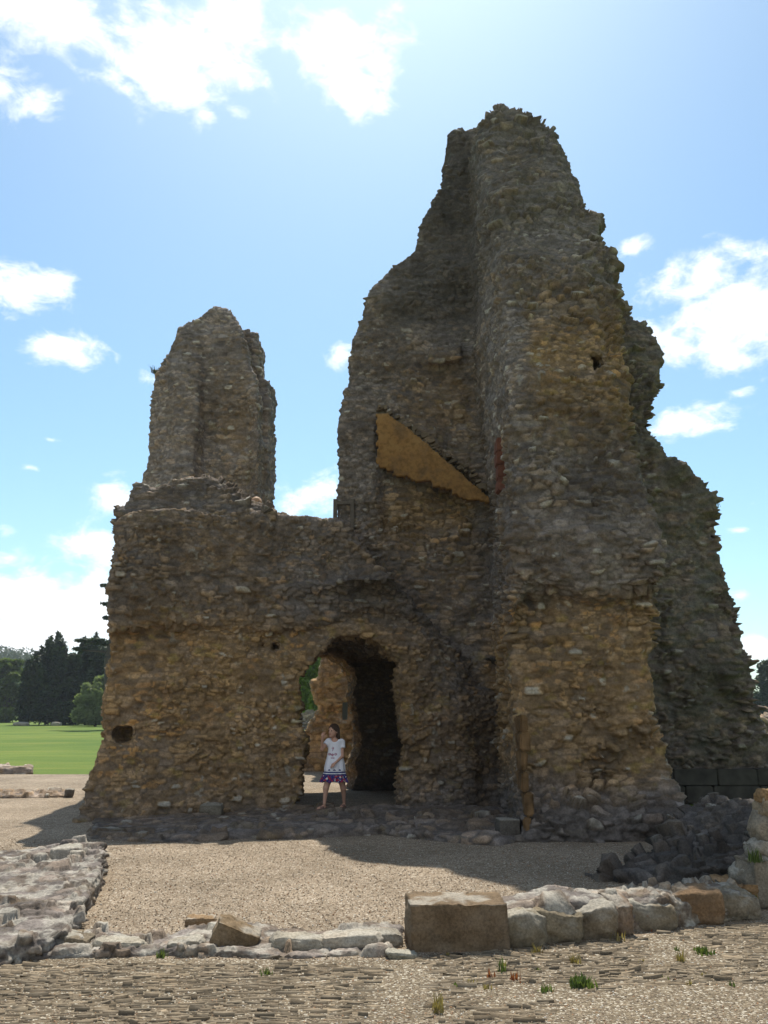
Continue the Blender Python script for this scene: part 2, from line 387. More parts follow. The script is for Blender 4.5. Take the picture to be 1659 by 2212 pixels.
# lawn
M_LAWN, t, b = newmat('mown_grass')
tcn = t.nodes.new('ShaderNodeTexCoord'); mp = t.nodes.new('ShaderNodeMapping'); mp.inputs['Scale'].default_value = (.35, 1.6, 1); mp.inputs['Rotation'].default_value = (0, 0, .06)
t.links.new(tcn.outputs['Object'], mp.inputs[0])
f1 = noise(t, .55, 6, .65, mp.outputs[0]); f2 = noise(t, 30, 5, .7); f3 = noise(t, .12, 3, .5)
c = ramp(t, f1, [(.3, (.075, .135, .016)), (.5, (.105, .165, .02)), (.7, (.165, .19, .035))])
c = mixrgb(t, 1, c, ramp(t, f2, [(.3, (.65, .7, .6)), (.7, (1.3, 1.25, 1.3))]), 'MULTIPLY'); c = mixrgb(t, 1, c, ramp(t, f3, [(.38, (.78, .84, .7)), (.62, (1.2, 1.08, 1.1))]), 'MULTIPLY')
t.links.new(c, b.inputs['Base Color']); bump(t, b, f2, .8, .04)
def leaf_mat(name, c0, c1, trans=.35):
    m, t, b = newmat(name); a = t.nodes.new('ShaderNodeVertexColor'); a.layer_name = 'Col'
    s = t.nodes.new('ShaderNodeSeparateColor'); t.links.new(a.outputs[0], s.inputs[0])
    c = ramp(t, s.outputs[0], [(0, c0), (1, c1)]); t.links.new(c, b.inputs['Base Color']); b.inputs['Roughness'].default_value = .6
    tr = t.nodes.new('ShaderNodeBsdfTranslucent'); t.links.new(mixrgb(t, 1, c, (1.2, 1.3, .6), 'MULTIPLY'), tr.inputs[0])
    mx = t.nodes.new('ShaderNodeMixShader'); mx.inputs[0].default_value = trans
    t.links.new(b.outputs[0], mx.inputs[1]); t.links.new(tr.outputs[0], mx.inputs[2]); t.links.new(mx.outputs[0], t.nodes['Material Output'].inputs[0]); return m
M_YEW = leaf_mat('yew_leaves', (.008, .016, .008), (.05, .078, .024), .2)
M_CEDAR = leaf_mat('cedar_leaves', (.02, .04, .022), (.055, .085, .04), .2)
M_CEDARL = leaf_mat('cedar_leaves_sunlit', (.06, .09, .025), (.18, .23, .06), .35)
M_BUSH = leaf_mat('willow_leaves', (.12, .155, .07), (.30, .35, .19), .45)
M_OAK = leaf_mat('broad_leaves', (.10, .17, .03), (.26, .36, .08), .5)
M_FAR = leaf_mat('far_leaves', (.05, .075, .04), (.10, .125, .065), .2)
M_WEED = leaf_mat('weed_leaves', (.06, .095, .03), (.15, .19, .06), .35)
M_DRY = leaf_mat('dry_grass', (.20, .15, .06), (.36, .29, .13), .3)
M_REDW = leaf_mat('red_leaves', (.18, .05, .03), (.34, .12, .05), .3)
M_BARK = simple('bark', (.075, .062, .05), .95, .3, 12, .8, .02)

# ------------------------------------------------------------------ ground
def plane(name, pts, z, mat, kind='structure'):
    me = bpy.data.meshes.new(name); me.from_pydata([(x, y, z) for x, y in pts], [], [list(range(len(pts)))]); me.update()
    o = link_mesh(name, me, mat); tag(o, kind=kind); return o
plane('ground', [(-2500, -300), (2500, -300), (2500, 5000), (-2500, 5000)], -.012, M_LAWN)
rng = random.Random(5); nr = np.random.default_rng(7)
def wobble(pts, step, amp, seed):
    out = []
    for i in range(len(pts)):
        a = np.array(pts[i]); b_ = np.array(pts[(i + 1) % len(pts)]); n = max(1, int(np.linalg.norm(b_ - a) / step))
        for k in range(n):
            p = a + (b_ - a) * k / n; out.append(tuple(p + (np.array([fbm(np.array([[p[0], p[1], 0.]]), (1.2,) * 3, 3, seed)[0], fbm(np.array([[p[0], p[1], 9.]]), (1.2,) * 3, 3, seed)[0]]) - .5) * 2 * amp))
    return out
ge = gp(0, 1668)[1]
plane('gravel_court', wobble([(-30, -3), (9, -3), (9, 8.6), (5.2, 9.6), (4.6, 11), (4.2, 26), (-4.6, 26), (-5.2, ge - .75), (-30, ge + .15)], .35, .12, 3), -.004, M_GRAVEL)

# ------------------------------------------------------------------ the ruin
ruin = empty('castle_ruin', (0, 13, 0))
tag(ruin, 'tall ruined rubble stone gatehouse with an arched doorway, broken towers at left and right', 'ruin')
H = 0.038
SK = .22
def arch_d(G, y0=12.9, xc=-.43, hw=.78, spring=1.72, top=2.66):
    Xs = G.X + SK * (G.Y - y0) - xc
    Xs = Xs + 0.05 * np.sin(G.Z * 4.1 + 1.0) + 0.03 * np.sin(G.Z * 9.7 + G.Y * 2)
    side = np.abs(Xs) - hw
    arc = (np.sqrt((Xs / hw) ** 2 + (np.maximum(G.Z - spring, 0) / (top - spring)) ** 2) - 1) * hw * .9
    return np.where(G.Z > spring, arc, side)
# ---- front wall with doorway
G = Grid((-6.1, 11.6, -.25), (2.9, 18.1, 5.7), H)
polyA = xz([(150, 1830), (176, 1775), (196, 1712), (212, 1655), (222, 1600), (232, 1500), (238, 1400), (243, 1300), (250, 1210), (258, 1158), (270, 1118), (290, 1106), (420, 1104), (560, 1107), (650, 1110), (748, 1117),
            (772, 1152), (812, 1192), (868, 1248), (935, 1300), (1000, 1365), (1060, 1410), (1400, 1440), (1420, 1840)], 12.55)
x0 = np.arange(-6.5, 5, H / 2); X2, Z2 = np.meshgrid(x0, G.z, indexing='ij'); dA = poly_sd(polyA, X2, Z2) - .05
def shifted(dmap, off):
    out_ = np.empty((G.n[0], G.n[2]));
    for k in range(G.n[2]): out_[:, k] = np.interp(G.x + off, x0, dmap[:, k])
    return out_
F3 = np.empty(G.n)
rel = relief_map(G.x, G.z, .09, (1.1, 1, 1.4), 5)
Yf = 12.32 + .2 * (G.x[:, None] + 4.2) + rel - .32 * np.exp(-np.maximum(G.z[None, :], 0) / .22) * (.3 + .7 * sstep(-2.6, -4.3, G.x[:, None]))
zl = 2.72 + .10 * np.sin(G.x * 1.7) + .45 * np.exp(-((G.x + .3) / .9) ** 2)      # facing lost below this line
Yf = Yf + .13 * sstep(0, .12, zl[:, None] - G.z[None, :])
Yf = Yf - .22 * np.exp(-((G.x[:, None] + .35) / .8) ** 2 - ((G.z[None, :] - 3.42) / .1) ** 2)   # ledge over the doorway
qa, qb = at(880, 1262, 13.0), at(1075, 1425, 13.0)
zq = np.where(G.x < qa[0], qa[2] + .02 * np.sin(G.x * 6), qa[2] + (G.x - qa[0]) * (qb[2] - qa[2]) / (qb[0] - qa[0]))[:, None] + 0 * G.z[None, :]
lw_ = sstep(-.75, -.45, G.x[:, None]); dzq = G.z[None, :] - zq
Yf = Yf - lw_ * .26 * sstep(-.02, .05, dzq) * sstep(.45, .10, dzq) + lw_ * .18 * sstep(.02, -.06, dzq) * sstep(-.7, -.2, dzq) * sstep(.2, .6, G.x[:, None])
Yf = Yf + .25 * sstep(1.1, 1.7, G.x[:, None]) * sstep(2.9, 2.0, G.z[None, :])
for j, y in enumerate(G.y):
    d2 = shifted(dA, SK * (y - 12.55))
    # parapet, platform behind, then an unseen rear rise added to shade the passage
    top = np.where(y > 16.6, 5.1, np.where(y > 13.75, 3.75, 9.0))
    d2 = np.maximum(d2, G.z[None, :] - top)
    F3[:, j, :] = smax(smax(d2, Yf - y, .10), np.full(d2.shape, y - 17.8), .1)
car = arch_d(G)
F3 = smax(F3, -car, .07)
def box(G, c, r): return np.maximum(np.maximum(np.abs(G.X - c[0]) - r[0], np.abs(G.Y - c[1]) - r[1]), np.abs(G.Z - c[2]) - r[2])
for (px, py, yy, rx, rz) in [(262, 1588, 12.5, .10, .085), (592, 1396, 12.9, .045, .04), (565, 1392, 12.9, .03, .03), (372, 1448, 12.7, .03, .02)]:
    p = at(px, py, yy); F3 = np.maximum(F3, -box(G, (p[0], yy, p[2]), (rx, .45, rz)))
def chamber(G): return box(G, (-.10, 15.25, 1.10), (.90, 1.60, 1.38))
F3 = smax(F3, -chamber(G), .05)
V, F = G.mesh(F3)
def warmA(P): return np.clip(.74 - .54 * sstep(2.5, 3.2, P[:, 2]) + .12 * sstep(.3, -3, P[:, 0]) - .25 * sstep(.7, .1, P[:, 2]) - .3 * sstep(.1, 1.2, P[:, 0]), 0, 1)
def darkA(P):  # shade painted into chamber walls, shade and stain along the ledge; darker foot
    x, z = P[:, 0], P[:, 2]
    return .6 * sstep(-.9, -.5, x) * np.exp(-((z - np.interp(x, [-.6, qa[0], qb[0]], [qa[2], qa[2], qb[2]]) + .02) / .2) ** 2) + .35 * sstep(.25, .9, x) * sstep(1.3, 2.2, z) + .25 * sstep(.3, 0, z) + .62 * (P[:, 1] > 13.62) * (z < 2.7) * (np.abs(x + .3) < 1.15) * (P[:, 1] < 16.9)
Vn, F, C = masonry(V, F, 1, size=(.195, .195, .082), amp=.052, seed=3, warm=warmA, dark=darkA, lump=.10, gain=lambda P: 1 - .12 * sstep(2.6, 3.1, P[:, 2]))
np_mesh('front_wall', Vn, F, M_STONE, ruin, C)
# ---- heap of loose stones left on the wall head
G = Grid((-5.2, 12.5, 4.1), (-1.9, 14.6, 6.0), .04)
pl = xz([(268, 1125), (266, 1108), (283, 1104), (292, 1080), (296, 1052), (322, 1060), (345, 1062), (372, 1048), (398, 1036), (432, 1034), (462, 1040), (486, 1058), (516, 1078), (548, 1096), (590, 1110), (590, 1150), (260, 1150)], 13.1)
X2, Z2 = np.meshgrid(G.x, G.z, indexing='ij'); d2 = poly_sd(pl, X2, Z2)[:, None, :] - .06
F3 = smax(smax(d2 + 0 * G.Y, 12.75 + .55 * np.maximum(G.Z - 4.55, 0) - G.Y + 0 * G.X, .1), G.Y - 14.3 + 0 * G.X, .1)
V, F = G.mesh(F3)
Vn, F, C = masonry(V, F, 1, size=(.22, .22, .075), amp=.13, seed=8, warm=.12, dark=.15, lump=.05, jit=(.95, .95, .8), ledge=.6)
np_mesh('broken_wall_head', Vn, F, M_STONE, ruin, C)
# ---- rear left tower
G = Grid((-5.9, 15.4, 3.2), (-2.0, 18.4, 10.9), .05)
YB = 16.3
pl = xz([(292, 1160), (298, 1075), (304, 1012), (316, 1000), (318, 930), (322, 860), (330, 800), (338, 770), (362, 742), (372, 722), (381, 702), (402, 688), (424, 680), (446, 662), (460, 653), (482, 651), (492, 664), (504, 684), (512, 704), (520, 730), (528, 770), (538, 812), (546, 850), (552, 900), (552, 1000), (550, 1120), (550, 1160)], YB)
X2, Z2 = np.meshgrid(G.x, G.z, indexing='ij'); d2 = poly_sd(pl, X2, Z2)[:, None, :] - .06
rel = relief_map(G.x, G.z, .07, (1.3, 1, .8), 15)
xr = G.x[:, None]
Yf = YB - .1 + rel + .50 * sstep(-3.92, -3.78, xr) * sstep(-2.45, -2.95, xr) * sstep(9.3, 6.9, G.z[None, :]) + .25 * np.maximum(G.z[None, :] - 8.6, 0) - .12 * np.exp(-((xr + 3.05) / .3) ** 2 - ((G.z[None, :] - 6.45) / .22) ** 2)
Yf = Yf + .5 * sstep(-3.9, -5.1, xr) ** 2
F3 = smax(smax(d2 + 0 * G.Y, Yf[:, None, :] - G.Y, .12), G.Y - 17.75 + .35 * np.maximum(G.Z - 7.6, 0) + 0 * G.X, .1)
pr2 = xz([(330, 1160), (345, 900), (420, 740), (500, 716), (522, 712), (538, 714), (552, 720), (553, 760), (554, 800), (562, 814), (578, 822), (579, 900), (576, 1000), (571, 1090), (568, 1170)], 17.1)
dr = poly_sd(pr2, *np.meshgrid(G.x, G.z, indexing='ij'))[:, None, :] - .03
F3 = np.minimum(F3, smax(dr + 0 * G.Y, np.abs(G.Y - 17.6) - .55 + 0 * G.X, .05))
V, F = G.mesh(F3)
Vn, F, C = masonry(V, F, 1, size=(.20, .20, .08), amp=.05, seed=14, warm=lambda P: .02 + .28 * np.exp(-((P[:, 0] + 3.2) / .6) ** 2) * sstep(8.4, 7.4, P[:, 2]), lump=.07, ampf=lambda P: .75 + .5 * sstep(7.8, 8.8, P[:, 2]), gain=1.4)
np_mesh('rear_tower', Vn, F, M_STONE, ruin, C)
# ---- tall wing plane and buttress tower
G = Grid((-1.3, 9.9, -.25), (4.7, 15.6, 12.9), H)
plW = xz([(700, 1480), (722, 1240), (738, 1110), (742, 1000), (744, 905), (752, 860), (766, 770), (786, 712), (806, 655), (812, 622), (835, 600), (862, 575), (896, 545), (908, 512), (922, 470), (944, 432), (972, 404), (968, 372), (980, 340), (981, 296), (1010, 288), (1046, 280), (1120, 300), (1120, 1480)], 13.95)
X2, Z2 = np.meshgrid(G.x, G.z, indexing='ij')
dW = poly_sd(plW, X2, Z2) - .08
rel = relief_map(G.x, G.z, .10, (1.2, 1, .9), 25); xr, zr = G.x[:, None], G.z[None, :]
YW = 13.97 + rel + .25 * sstep(.0, -.7, xr) * sstep(6.5, 5, zr)
# vault springing: wall above a falling diagonal stands proud of the surface below it
pa = at(812, 888, 13.85); pb = at(1066, 1082, 13.85)
zd = pa[2] + (xr - pa[0]) * (pb[2] - pa[2]) / (pb[0] - pa[0])
YW = YW + .30 * sstep(-.06, .10, zd - zr) * sstep(-.25, .1, xr) * sstep(4.0, 4.9, zr) - .10 * sstep(.5, 0, np.abs(zd - zr + .25)) * sstep(-.1, .2, xr)
p1 = at(960, 770, 13.9)     # squared jutting stones
YW = YW - .16 * (np.maximum(np.abs(xr - p1[0]) - .28, np.abs(zr - p1[2]) - .15) < 0)
FW = smax(smax(dW[:, None, :] + 0 * G.Y, YW[:, None, :] - G.Y, .06), G.Y - 15.2 + 0 * G.X, .1)
def YT(z): return 10.62 + .38 * max(z - 6.0, 0)
plT = xz([(1132, 1900), (1131, 1700), (1126, 1500), (1112, 1300), (1108, 1100), (1110, 900), (1110, 800), (1108, 700), (1102, 600), (1092, 500), (1080, 400), (1070, 320), (1060, 262), (1070, 240), (1086, 222), (1104, 214), (1116, 222), (1150, 233), (1164, 238), (1182, 245), (1214, 264), (1221, 296), (1246, 312), (1260, 328), (1266, 358),
           (1276, 402), (1286, 432), (1314, 436), (1312, 470), (1322, 500), (1344, 520), (1348, 580), (1358, 622), (1356, 660), (1358, 700), (1362, 800), (1362, 900), (1370, 1000), (1398, 1070), (1416, 1150), (1420, 1200), (1414, 1330), (1408, 1460), (1410, 1560), (1432, 1620), (1446, 1680), (1466, 1745), (1490, 1850), (1495, 1900)], YT)
dT = poly_sd(plT, X2, Z2) - .07
rel = relief_map(G.x, G.z, .12, (1.0, 1, 1.1), 35)
YTf = 10.62 + .38 * np.maximum(zr - 6.0, 0) + rel
arc = 3.0 - .28 * sstep(1.9, 1.65, xr) - .05 * np.sin(xr * 5)
YTf = YTf + .24 * sstep(0, .16, arc - zr) * sstep(.15, .9, zr) - .16 * np.exp(-((zr - 3.6) / .75) ** 2) * sstep(-.02, .1, zr - arc) - .25 * sstep(.7, 0, zr) + .10 * sstep(4.4, 5.2, zr)
YTf = YTf + .25 * sstep(2.9, 3.6, xr) * sstep(4.5, 5.5, zr) + .2 * sstep(2.05, 1.6, xr) * sstep(5, 7, zr)
kz = -.06 + .13 * sstep(8.0, 4.2, G.z); D3 = np.empty(G.n)
for j, y in enumerate(G.y):
    for k in range(G.n[2]): D3[:, j, k] = np.interp(G.x - (y - 10.6) * kz[k], G.x, dT[:, k])
FT = smax(smax(D3, YTf[:, None, :] - G.Y, .10), G.Y - 15.0 + .3 * np.maximum(G.Z - 8, 0) + 0 * G.X, .1)
# the broken re-entrant side leans a little
F3 = smin(FW, FT, .10)
p = at(1291, 786, 10.9); F3 = np.maximum(F3, -box(G, (p[0], 10.9, p[2]), (.075, .7, .14)))
p = at(1108, 590, 11.2); F3 = smax(F3, -(np.sqrt(((G.X - p[0]) / .16) ** 2 + ((G.Y - 11.0) / .3) ** 2 + ((G.Z - p[2]) / .14) ** 2) - 1) * .15, .1)
F3 = np.maximum(F3, -arch_d(G)); F3 = np.maximum(F3, -chamber(G))
V, F = G.mesh(F3)
def warmC(P):
    x, y, z = P.T; tw = sstep(1.4, 1.8, x)
    a = .85 * sstep(3.1, 2.7, z) * sstep(.2, 1.0, z) + .85 * np.exp(-((z - 6.4) / 1.1) ** 2) * sstep(1.9, 2.2, x) - .02
    w = .0 + .6 * np.exp(-((z - 4.9) / .6) ** 2) * sstep(-.3, .2, x) + .38 * np.exp(-((z - 6.8) / 1.2) ** 2) * sstep(-.3, .6, x) + .25 * sstep(5.6, 4.6, z)
    return np.clip(tw * a + (1 - tw) * w, 0, 1)
def darkC(P):  # shade painted into the recessed wing's colour; darker foot and upper tower
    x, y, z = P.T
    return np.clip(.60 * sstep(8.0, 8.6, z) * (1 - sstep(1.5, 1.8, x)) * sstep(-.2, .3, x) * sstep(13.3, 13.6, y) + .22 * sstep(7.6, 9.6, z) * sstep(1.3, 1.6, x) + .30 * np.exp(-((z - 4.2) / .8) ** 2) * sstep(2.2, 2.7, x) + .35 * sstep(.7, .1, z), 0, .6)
Vn, F, C = masonry(V, F, 1, size=(.20, .20, .085), amp=.075, ledge=.28, seed=21, warm=warmC, dark=darkC, lump=.11, green=lambda P: .08 * sstep(7.5, 9, P[:, 2]), gain=lambda P: 1 + .16 * sstep(7.5, 8.8, P[:, 2]) + .30 * sstep(1.95, 1.75, P[:, 0]) * sstep(13.6, 13.2, P[:, 1]) * sstep(4.5, 5.5, P[:, 2]) * sstep(8.8, 7.6, P[:, 2]), ampf=lambda P: (1 + .2 * sstep(8, 9, P[:, 2])) * (1 - .45 * sstep(1.9, 1.7, P[:, 0]) * sstep(4.5, 5.5, P[:, 2])) + .35 * sstep(2.9, 2.6, P[:, 2]) * sstep(1.6, 1.9, P[:, 0]))  # gain lightens the side face, standing in for light on it
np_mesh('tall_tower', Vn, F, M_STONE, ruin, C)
# ---- right wing wall, further back
G = Grid((2.6, 13.7, -.25), (8.6, 16.8, 9.9), .05)
plD = xz([(1250, 1830), (1250, 560), (1330, 590), (1362, 676), (1396, 702), (1424, 740), (1432, 752), (1420, 800), (1414, 850), (1406, 888), (1408, 930), (1416, 962), (1444, 990), (1470, 1018), (1492, 1034), (1514, 1046), (1532, 1070), (1544, 1104), (1546, 1150), (1550, 1200), (1566, 1240), (1586, 1290),
           (1600, 1340), (1606, 1390), (1620, 1430), (1636, 1480), (1648, 1560), (1668, 1620), (1700, 1700), (1715, 1830)], 14.6)
X2, Z2 = np.meshgrid(G.x, G.z, indexing='ij'); dD = poly_sd(plD, X2, Z2) - .07
rel = relief_map(G.x, G.z, .16, (.9, 1, 1.0), 45)
Yf = 14.6 + rel
F3 = smax(smax(dD[:, None, :] + 0 * G.Y, Yf[:, None, :] - G.Y, .15), G.Y - 16.2 + 0 * G.X, .1)
V, F = G.mesh(F3)
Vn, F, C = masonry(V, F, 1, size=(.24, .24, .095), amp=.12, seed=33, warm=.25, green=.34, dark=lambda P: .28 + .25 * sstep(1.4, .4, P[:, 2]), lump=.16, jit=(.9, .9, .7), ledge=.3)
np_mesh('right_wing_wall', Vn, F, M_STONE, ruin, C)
# plinth courses under the right wing
def blocks(bl, jitter=.004, bev=.012, seed=0):
    """bevelled, slightly irregular squared blocks; each (x0,x1,y0,y1,z0,z1)"""
    import bmesh
    bm = bmesh.new(); r = random.Random(seed)
    for (xa, xb, ya, yb, za, zb) in bl:
        m = Matrix.Translation(((xa + xb) / 2, (ya + yb) / 2, (za + zb) / 2)) @ Matrix.Diagonal((xb - xa, yb - ya, zb - za, 1))
        g = bmesh.ops.create_cube(bm, size=1, matrix=m)
        for v in g['verts']: v.co += Vector((r.uniform(-1, 1), r.uniform(-1, 1), r.uniform(-1, 1))) * jitter
    bmesh.ops.bevel(bm, geom=list(bm.edges), offset=bev, segments=2, affect='EDGES')
    return bm
def bm_obj(name, bm, mat, parent=None, smooth=False):
    me = bpy.data.meshes.new(name); bm.to_mesh(me); bm.free()
    if smooth: me.polygons.foreach_set('use_smooth', [True] * len(me.polygons))
    return link_mesh(name, me, mat, parent)
bl = []; x = 3.0; k = 0
for row in range(2):
    x = 2.9 + .2 * row
    while x < 8.2:
        w = rng.uniform(.45, .8); bl.append((x + .005, x + w - .005, 14.42 + rng.uniform(0, .02), 15.2, .02 + row * .27, .02 + row * .27 + .262)); x += w
bm_obj('plinth', blocks(bl, seed=2), M_PLINTH, ruin)
# corner quoin stones of the tall tower
q0 = at(1128, 1545, 10.55); bl = []; z = 0.0
while z < q0[2]:
    hh = rng.uniform(.18, .34); bl.append((1.665 + rng.uniform(-.01, .01), 1.765 + rng.uniform(-.03, .02), 10.42 + rng.uniform(0, .03), 10.9, z, min(z + hh, q0[2]) - .006)); z += hh
bm_obj('corner_quoin', blocks(bl, .016, .02, 4), M_QUOIN, ruin)
# red dressing stones in the re-entrant angle
pr = at(1076, 1000, 11.6); bl = []
for k in range(4):
    bl.append((pr[0] - .03, pr[0] + .10, 11.45, 11.75, pr[2] - .45 + k * .2, pr[2] - .45 + k * .2 + .19))
bm_obj('red_dressing_stone', blocks(bl, .01, .015, 5), M_RED, ruin)
# plaster still clinging to the vault springing
pp = [(812, 896), (835, 893), (868, 915), (930, 965), (990, 1018), (1062, 1080), (1056, 1090), (1010, 1078), (950, 1052), (890, 1030), (846, 1018), (824, 1008), (812, 985), (812, 940)]
poly = xz(pp, 13.8); nx_, nz_ = 90, 60
ax_ = np.array(poly); lo_, hi_ = ax_.min(0), ax_.max(0)
gx = np.linspace(lo_[0], hi_[0], nx_); gz = np.linspace(lo_[1], hi_[1], nz_); X2, Z2 = np.meshgrid(gx, gz, indexing='ij')
dd = poly_sd(poly, X2, Z2) + (fbm(np.stack([X2.ravel(), Z2.ravel() * 0, Z2.ravel()], 1), (3.5, 7, 14), 5, 91, .62).reshape(X2.shape) - .5) * (.04 + .22 * sstep(.1, .5, (pa[2] + (X2 - pa[0]) * (pb[2] - pa[2]) / (pb[0] - pa[0]) - Z2)))
zdg = pa[2] + (X2 - pa[0]) * (pb[2] - pa[2]) / (pb[0] - pa[0]); tt = np.clip((zdg - Z2) / .9, 0, 1)
YP = 13.73 + .30 * tt ** 1.5 + (fbm(np.stack([X2.ravel(), X2.ravel() * 0, Z2.ravel()], 1), (3,) * 3, 3, 92).reshape(X2.shape) - .5) * .05
VV = np.stack([X2, YP, Z2], 2).reshape(-1, 3); VB = VV + np.array([0, .12, 0]); keep = dd < 0
cell = keep[:-1, :-1] & keep[1:, :-1] & keep[:-1, 1:] & keep[1:, 1:]; ii, jj = np.nonzero(cell)
idf = lambda i, j: i * nz_ + j
Ff = np.stack([idf(ii, jj), idf(ii + 1, jj), idf(ii + 1, jj + 1), idf(ii, jj + 1)], 1); nb = len(VV)
side = []
cs_ = set(zip(ii.tolist(), jj.tolist()))
for (i, j) in cs_:
    for (di, dj, a_, b_) in ((-1, 0, (0, 1), (0, 0)), (1, 0, (1, 0), (1, 1)), (0, -1, (0, 0), (1, 0)), (0, 1, (1, 1), (0, 1))):
        if (i + di, j + dj) not in cs_:
            p0 = idf(i + a_[0], j + a_[1]); p1_ = idf(i + b_[0], j + b_[1]); side.append((p1_, p0, p0 + nb, p1_ + nb))
np_mesh('vault_plaster', np.concatenate([VV, VB]), np.concatenate([Ff, np.array(side), Ff[:, ::-1] + nb]), M_PLASTER, ruin)
# pitched voussoirs bedded along the upper edge of the plaster
import bmesh
bm = bmesh.new(); dx_, dz_ = pb[0] - pa[0], pb[2] - pa[2]; ll = math.hypot(dx_, dz_); ang = math.atan2(dz_, dx_)
for k in range(46):
    f = k / 46 + rng.uniform(-.02, .02); wv = rng.uniform(.012, .036); hl = rng.uniform(.05, .15)
    m = Matrix.Translation((pa[0] + dx_ * f + .03, 13.90 + rng.uniform(-.04, .05), pa[2] + dz_ * f + .09 + rng.uniform(-.03, .13))) @ Matrix.Rotation(-(ang - pi / 2) + .55 + rng.uniform(-.15, .15), 4, 'Y') @ Matrix.Diagonal((hl, .22, wv * 2, 1))
    bmesh.ops.create_cube(bm, size=1, matrix=m)
bmesh.ops.bevel(bm, geom=list(bm.edges), offset=.006, segments=1, affect='EDGES')
bm_obj('vault_rib_stones', bm, simple('vault_stone', (.17, .13, .085), .95, .4, 3, .6, .01), ruin)

# small plate on the passage jamb
bm = bmesh.new(); ps = at(743, 1536, 16.6)
bmesh.ops.create_cube(bm, size=1, matrix=Matrix.Translation((ps[0] + .02, ps[1], ps[2])) @ Matrix.Diagonal((.10, .03, .33, 1)))
bmesh.ops.bevel(bm, geom=list(bm.edges), offset=.006, segments=2, affect='EDGES')
o = bm_obj('wall_plate', bm, simple('grey_plate', (.35, .38, .34), .5, .05)); tag(o, 'narrow upright grey plate fixed to the far jamb inside the dark passage', 'plate')

# ------------------------------------------------------------------ low walls, rubble, rocks
def plan_wall(name, plan, h, zmap=None, res=.03, seed=1, size=(.20, .20, .09), amp=.06, lump=.05, warm=.3, dark=0., green=0., gain=1.2, rnd=.06, mat=None, fnz=.06, ledge=.3, hf=None, ampf=None, pale=0., mid=.02):
    P = np.array(plan); lo = P.min(0) - .25; hi = P.max(0) + .25
    G = Grid((lo[0], lo[1], -.15), (hi[0], hi[1], h + .35), res)
    X2, Y2 = np.meshgrid(G.x, G.y, indexing='ij'); d2 = poly_sd(plan, X2, Y2)
    pts = np.stack([X2.ravel(), Y2.ravel(), Y2.ravel() * 0], 1)
    top = h + (fbm(pts, (2.6, 2.6, 1), 3, seed + 3).reshape(X2.shape) - .5) * 2 * fnz
    if hf is not None: top = top * hf(X2, Y2)
    d2 = d2 + (fbm(pts, (3.2, 3.2, 1), 3, seed + 4).reshape(X2.shape) - .5) * 2 * .035
    F3 = smax(d2[:, :, None] + 0 * G.Z, G.Z - top[:, :, None], rnd)
    V, F = G.mesh(F3)
    Vn, F, C = masonry(V, F, 1, size=size, amp=amp, seed=seed, warm=warm, dark=dark, green=green, lump=lump, gain=gain, ledge=ledge, fine=.012, slab=.008, mid=mid, ampf=ampf, pale=pale)
    return np_mesh(name, Vn, F, mat or M_ROCK, None, C)
def rock(name, loc, dims, rot=(0, 0, 0), seed=0, boxy=.5, colr=(.3, .25, .18), rough=.10, var=.5, sub=4, lichen=.55, parent=None):
    bm = bmesh.new(); bmesh.ops.create_cube(bm, size=2)
    bmesh.ops.subdivide_edges(bm, edges=list(bm.edges), cuts=17, use_grid_fill=True)
    V = np.array([v.co[:] for v in bm.verts]); F = np.array([[v.index for v in f.verts] for f in bm.faces]); bm.free()
    S = V / np.linalg.norm(V, axis=1, keepdims=True); V = V * boxy + S * (1 - boxy) * 1.1
    V = V * np.array(dims) / 2
    Nn = vnormals(V, F); Q = V + seed * 3.7
    m = min(dims); V = V + Nn * ((fbm(Q, (1.1 / m,) * 3, 4, seed) - .5) * 2 * rough * m * 1.6)[:, None]
    V = V + Nn * (-np.abs(fbm(Q, (2.6 / m,) * 3, 3, seed + 8) - .5) * rough * m * 2.2)[:, None]
    V = V + Nn * ((fbm(Q, (30, 30, 45), 4, seed + 2, .65) - .5) * .022)[:, None]
    R = np.array((Matrix.Rotation(rot[2], 3, 'Z') @ Matrix.Rotation(rot[1], 3, 'Y') @ Matrix.Rotation(rot[0], 3, 'X')))
    V = V @ R.T + np.array([0, 0, 0])
    c = np.array(colr) * (1 + var * (fbm(Q, (9,) * 3, 4, seed + 5) - .5) * 2)[:, None]
    l = (sstep(.44, .58, fbm(Q, (7,) * 3, 4, seed + 6)) * lichen * (.15 + .85 * sstep(.0, .7, Nn[:, 2])))[:, None]; c = c * (1 - l) + PAL['pale'] * 1.05 * l
    o = np_mesh(name, V, F, M_ROCK, None, c * .85); o.location = loc
    if parent is not None: adopt(o, parent)
    return o
# left flat wall remnant
HL = .21
o = plan_wall('low_wall_remnant', [gp(-120, 1845, HL), gp(60, 1828, HL), gp(208, 1812, HL), gp(228, 1840, HL), gp(205, 1890, HL), gp(168, 1940, HL), (gp(118, 1990, HL)[0], gp(118, 1990, HL)[1]), gp(70, 2035, HL * .5), gp(-130, 2060, HL * .5)], HL, res=.026, seed=41, size=(.26, .22, .10), amp=.05, lump=.012, warm=.0, gain=.95, pale=.5, fnz=.03, rnd=.03, hf=lambda X, Y: .55 + .45 * sstep(6.4, 8.2, Y))
tag(o, 'broad flat-topped remnant of a rubble wall on the gravel at the left edge', 'low wall')
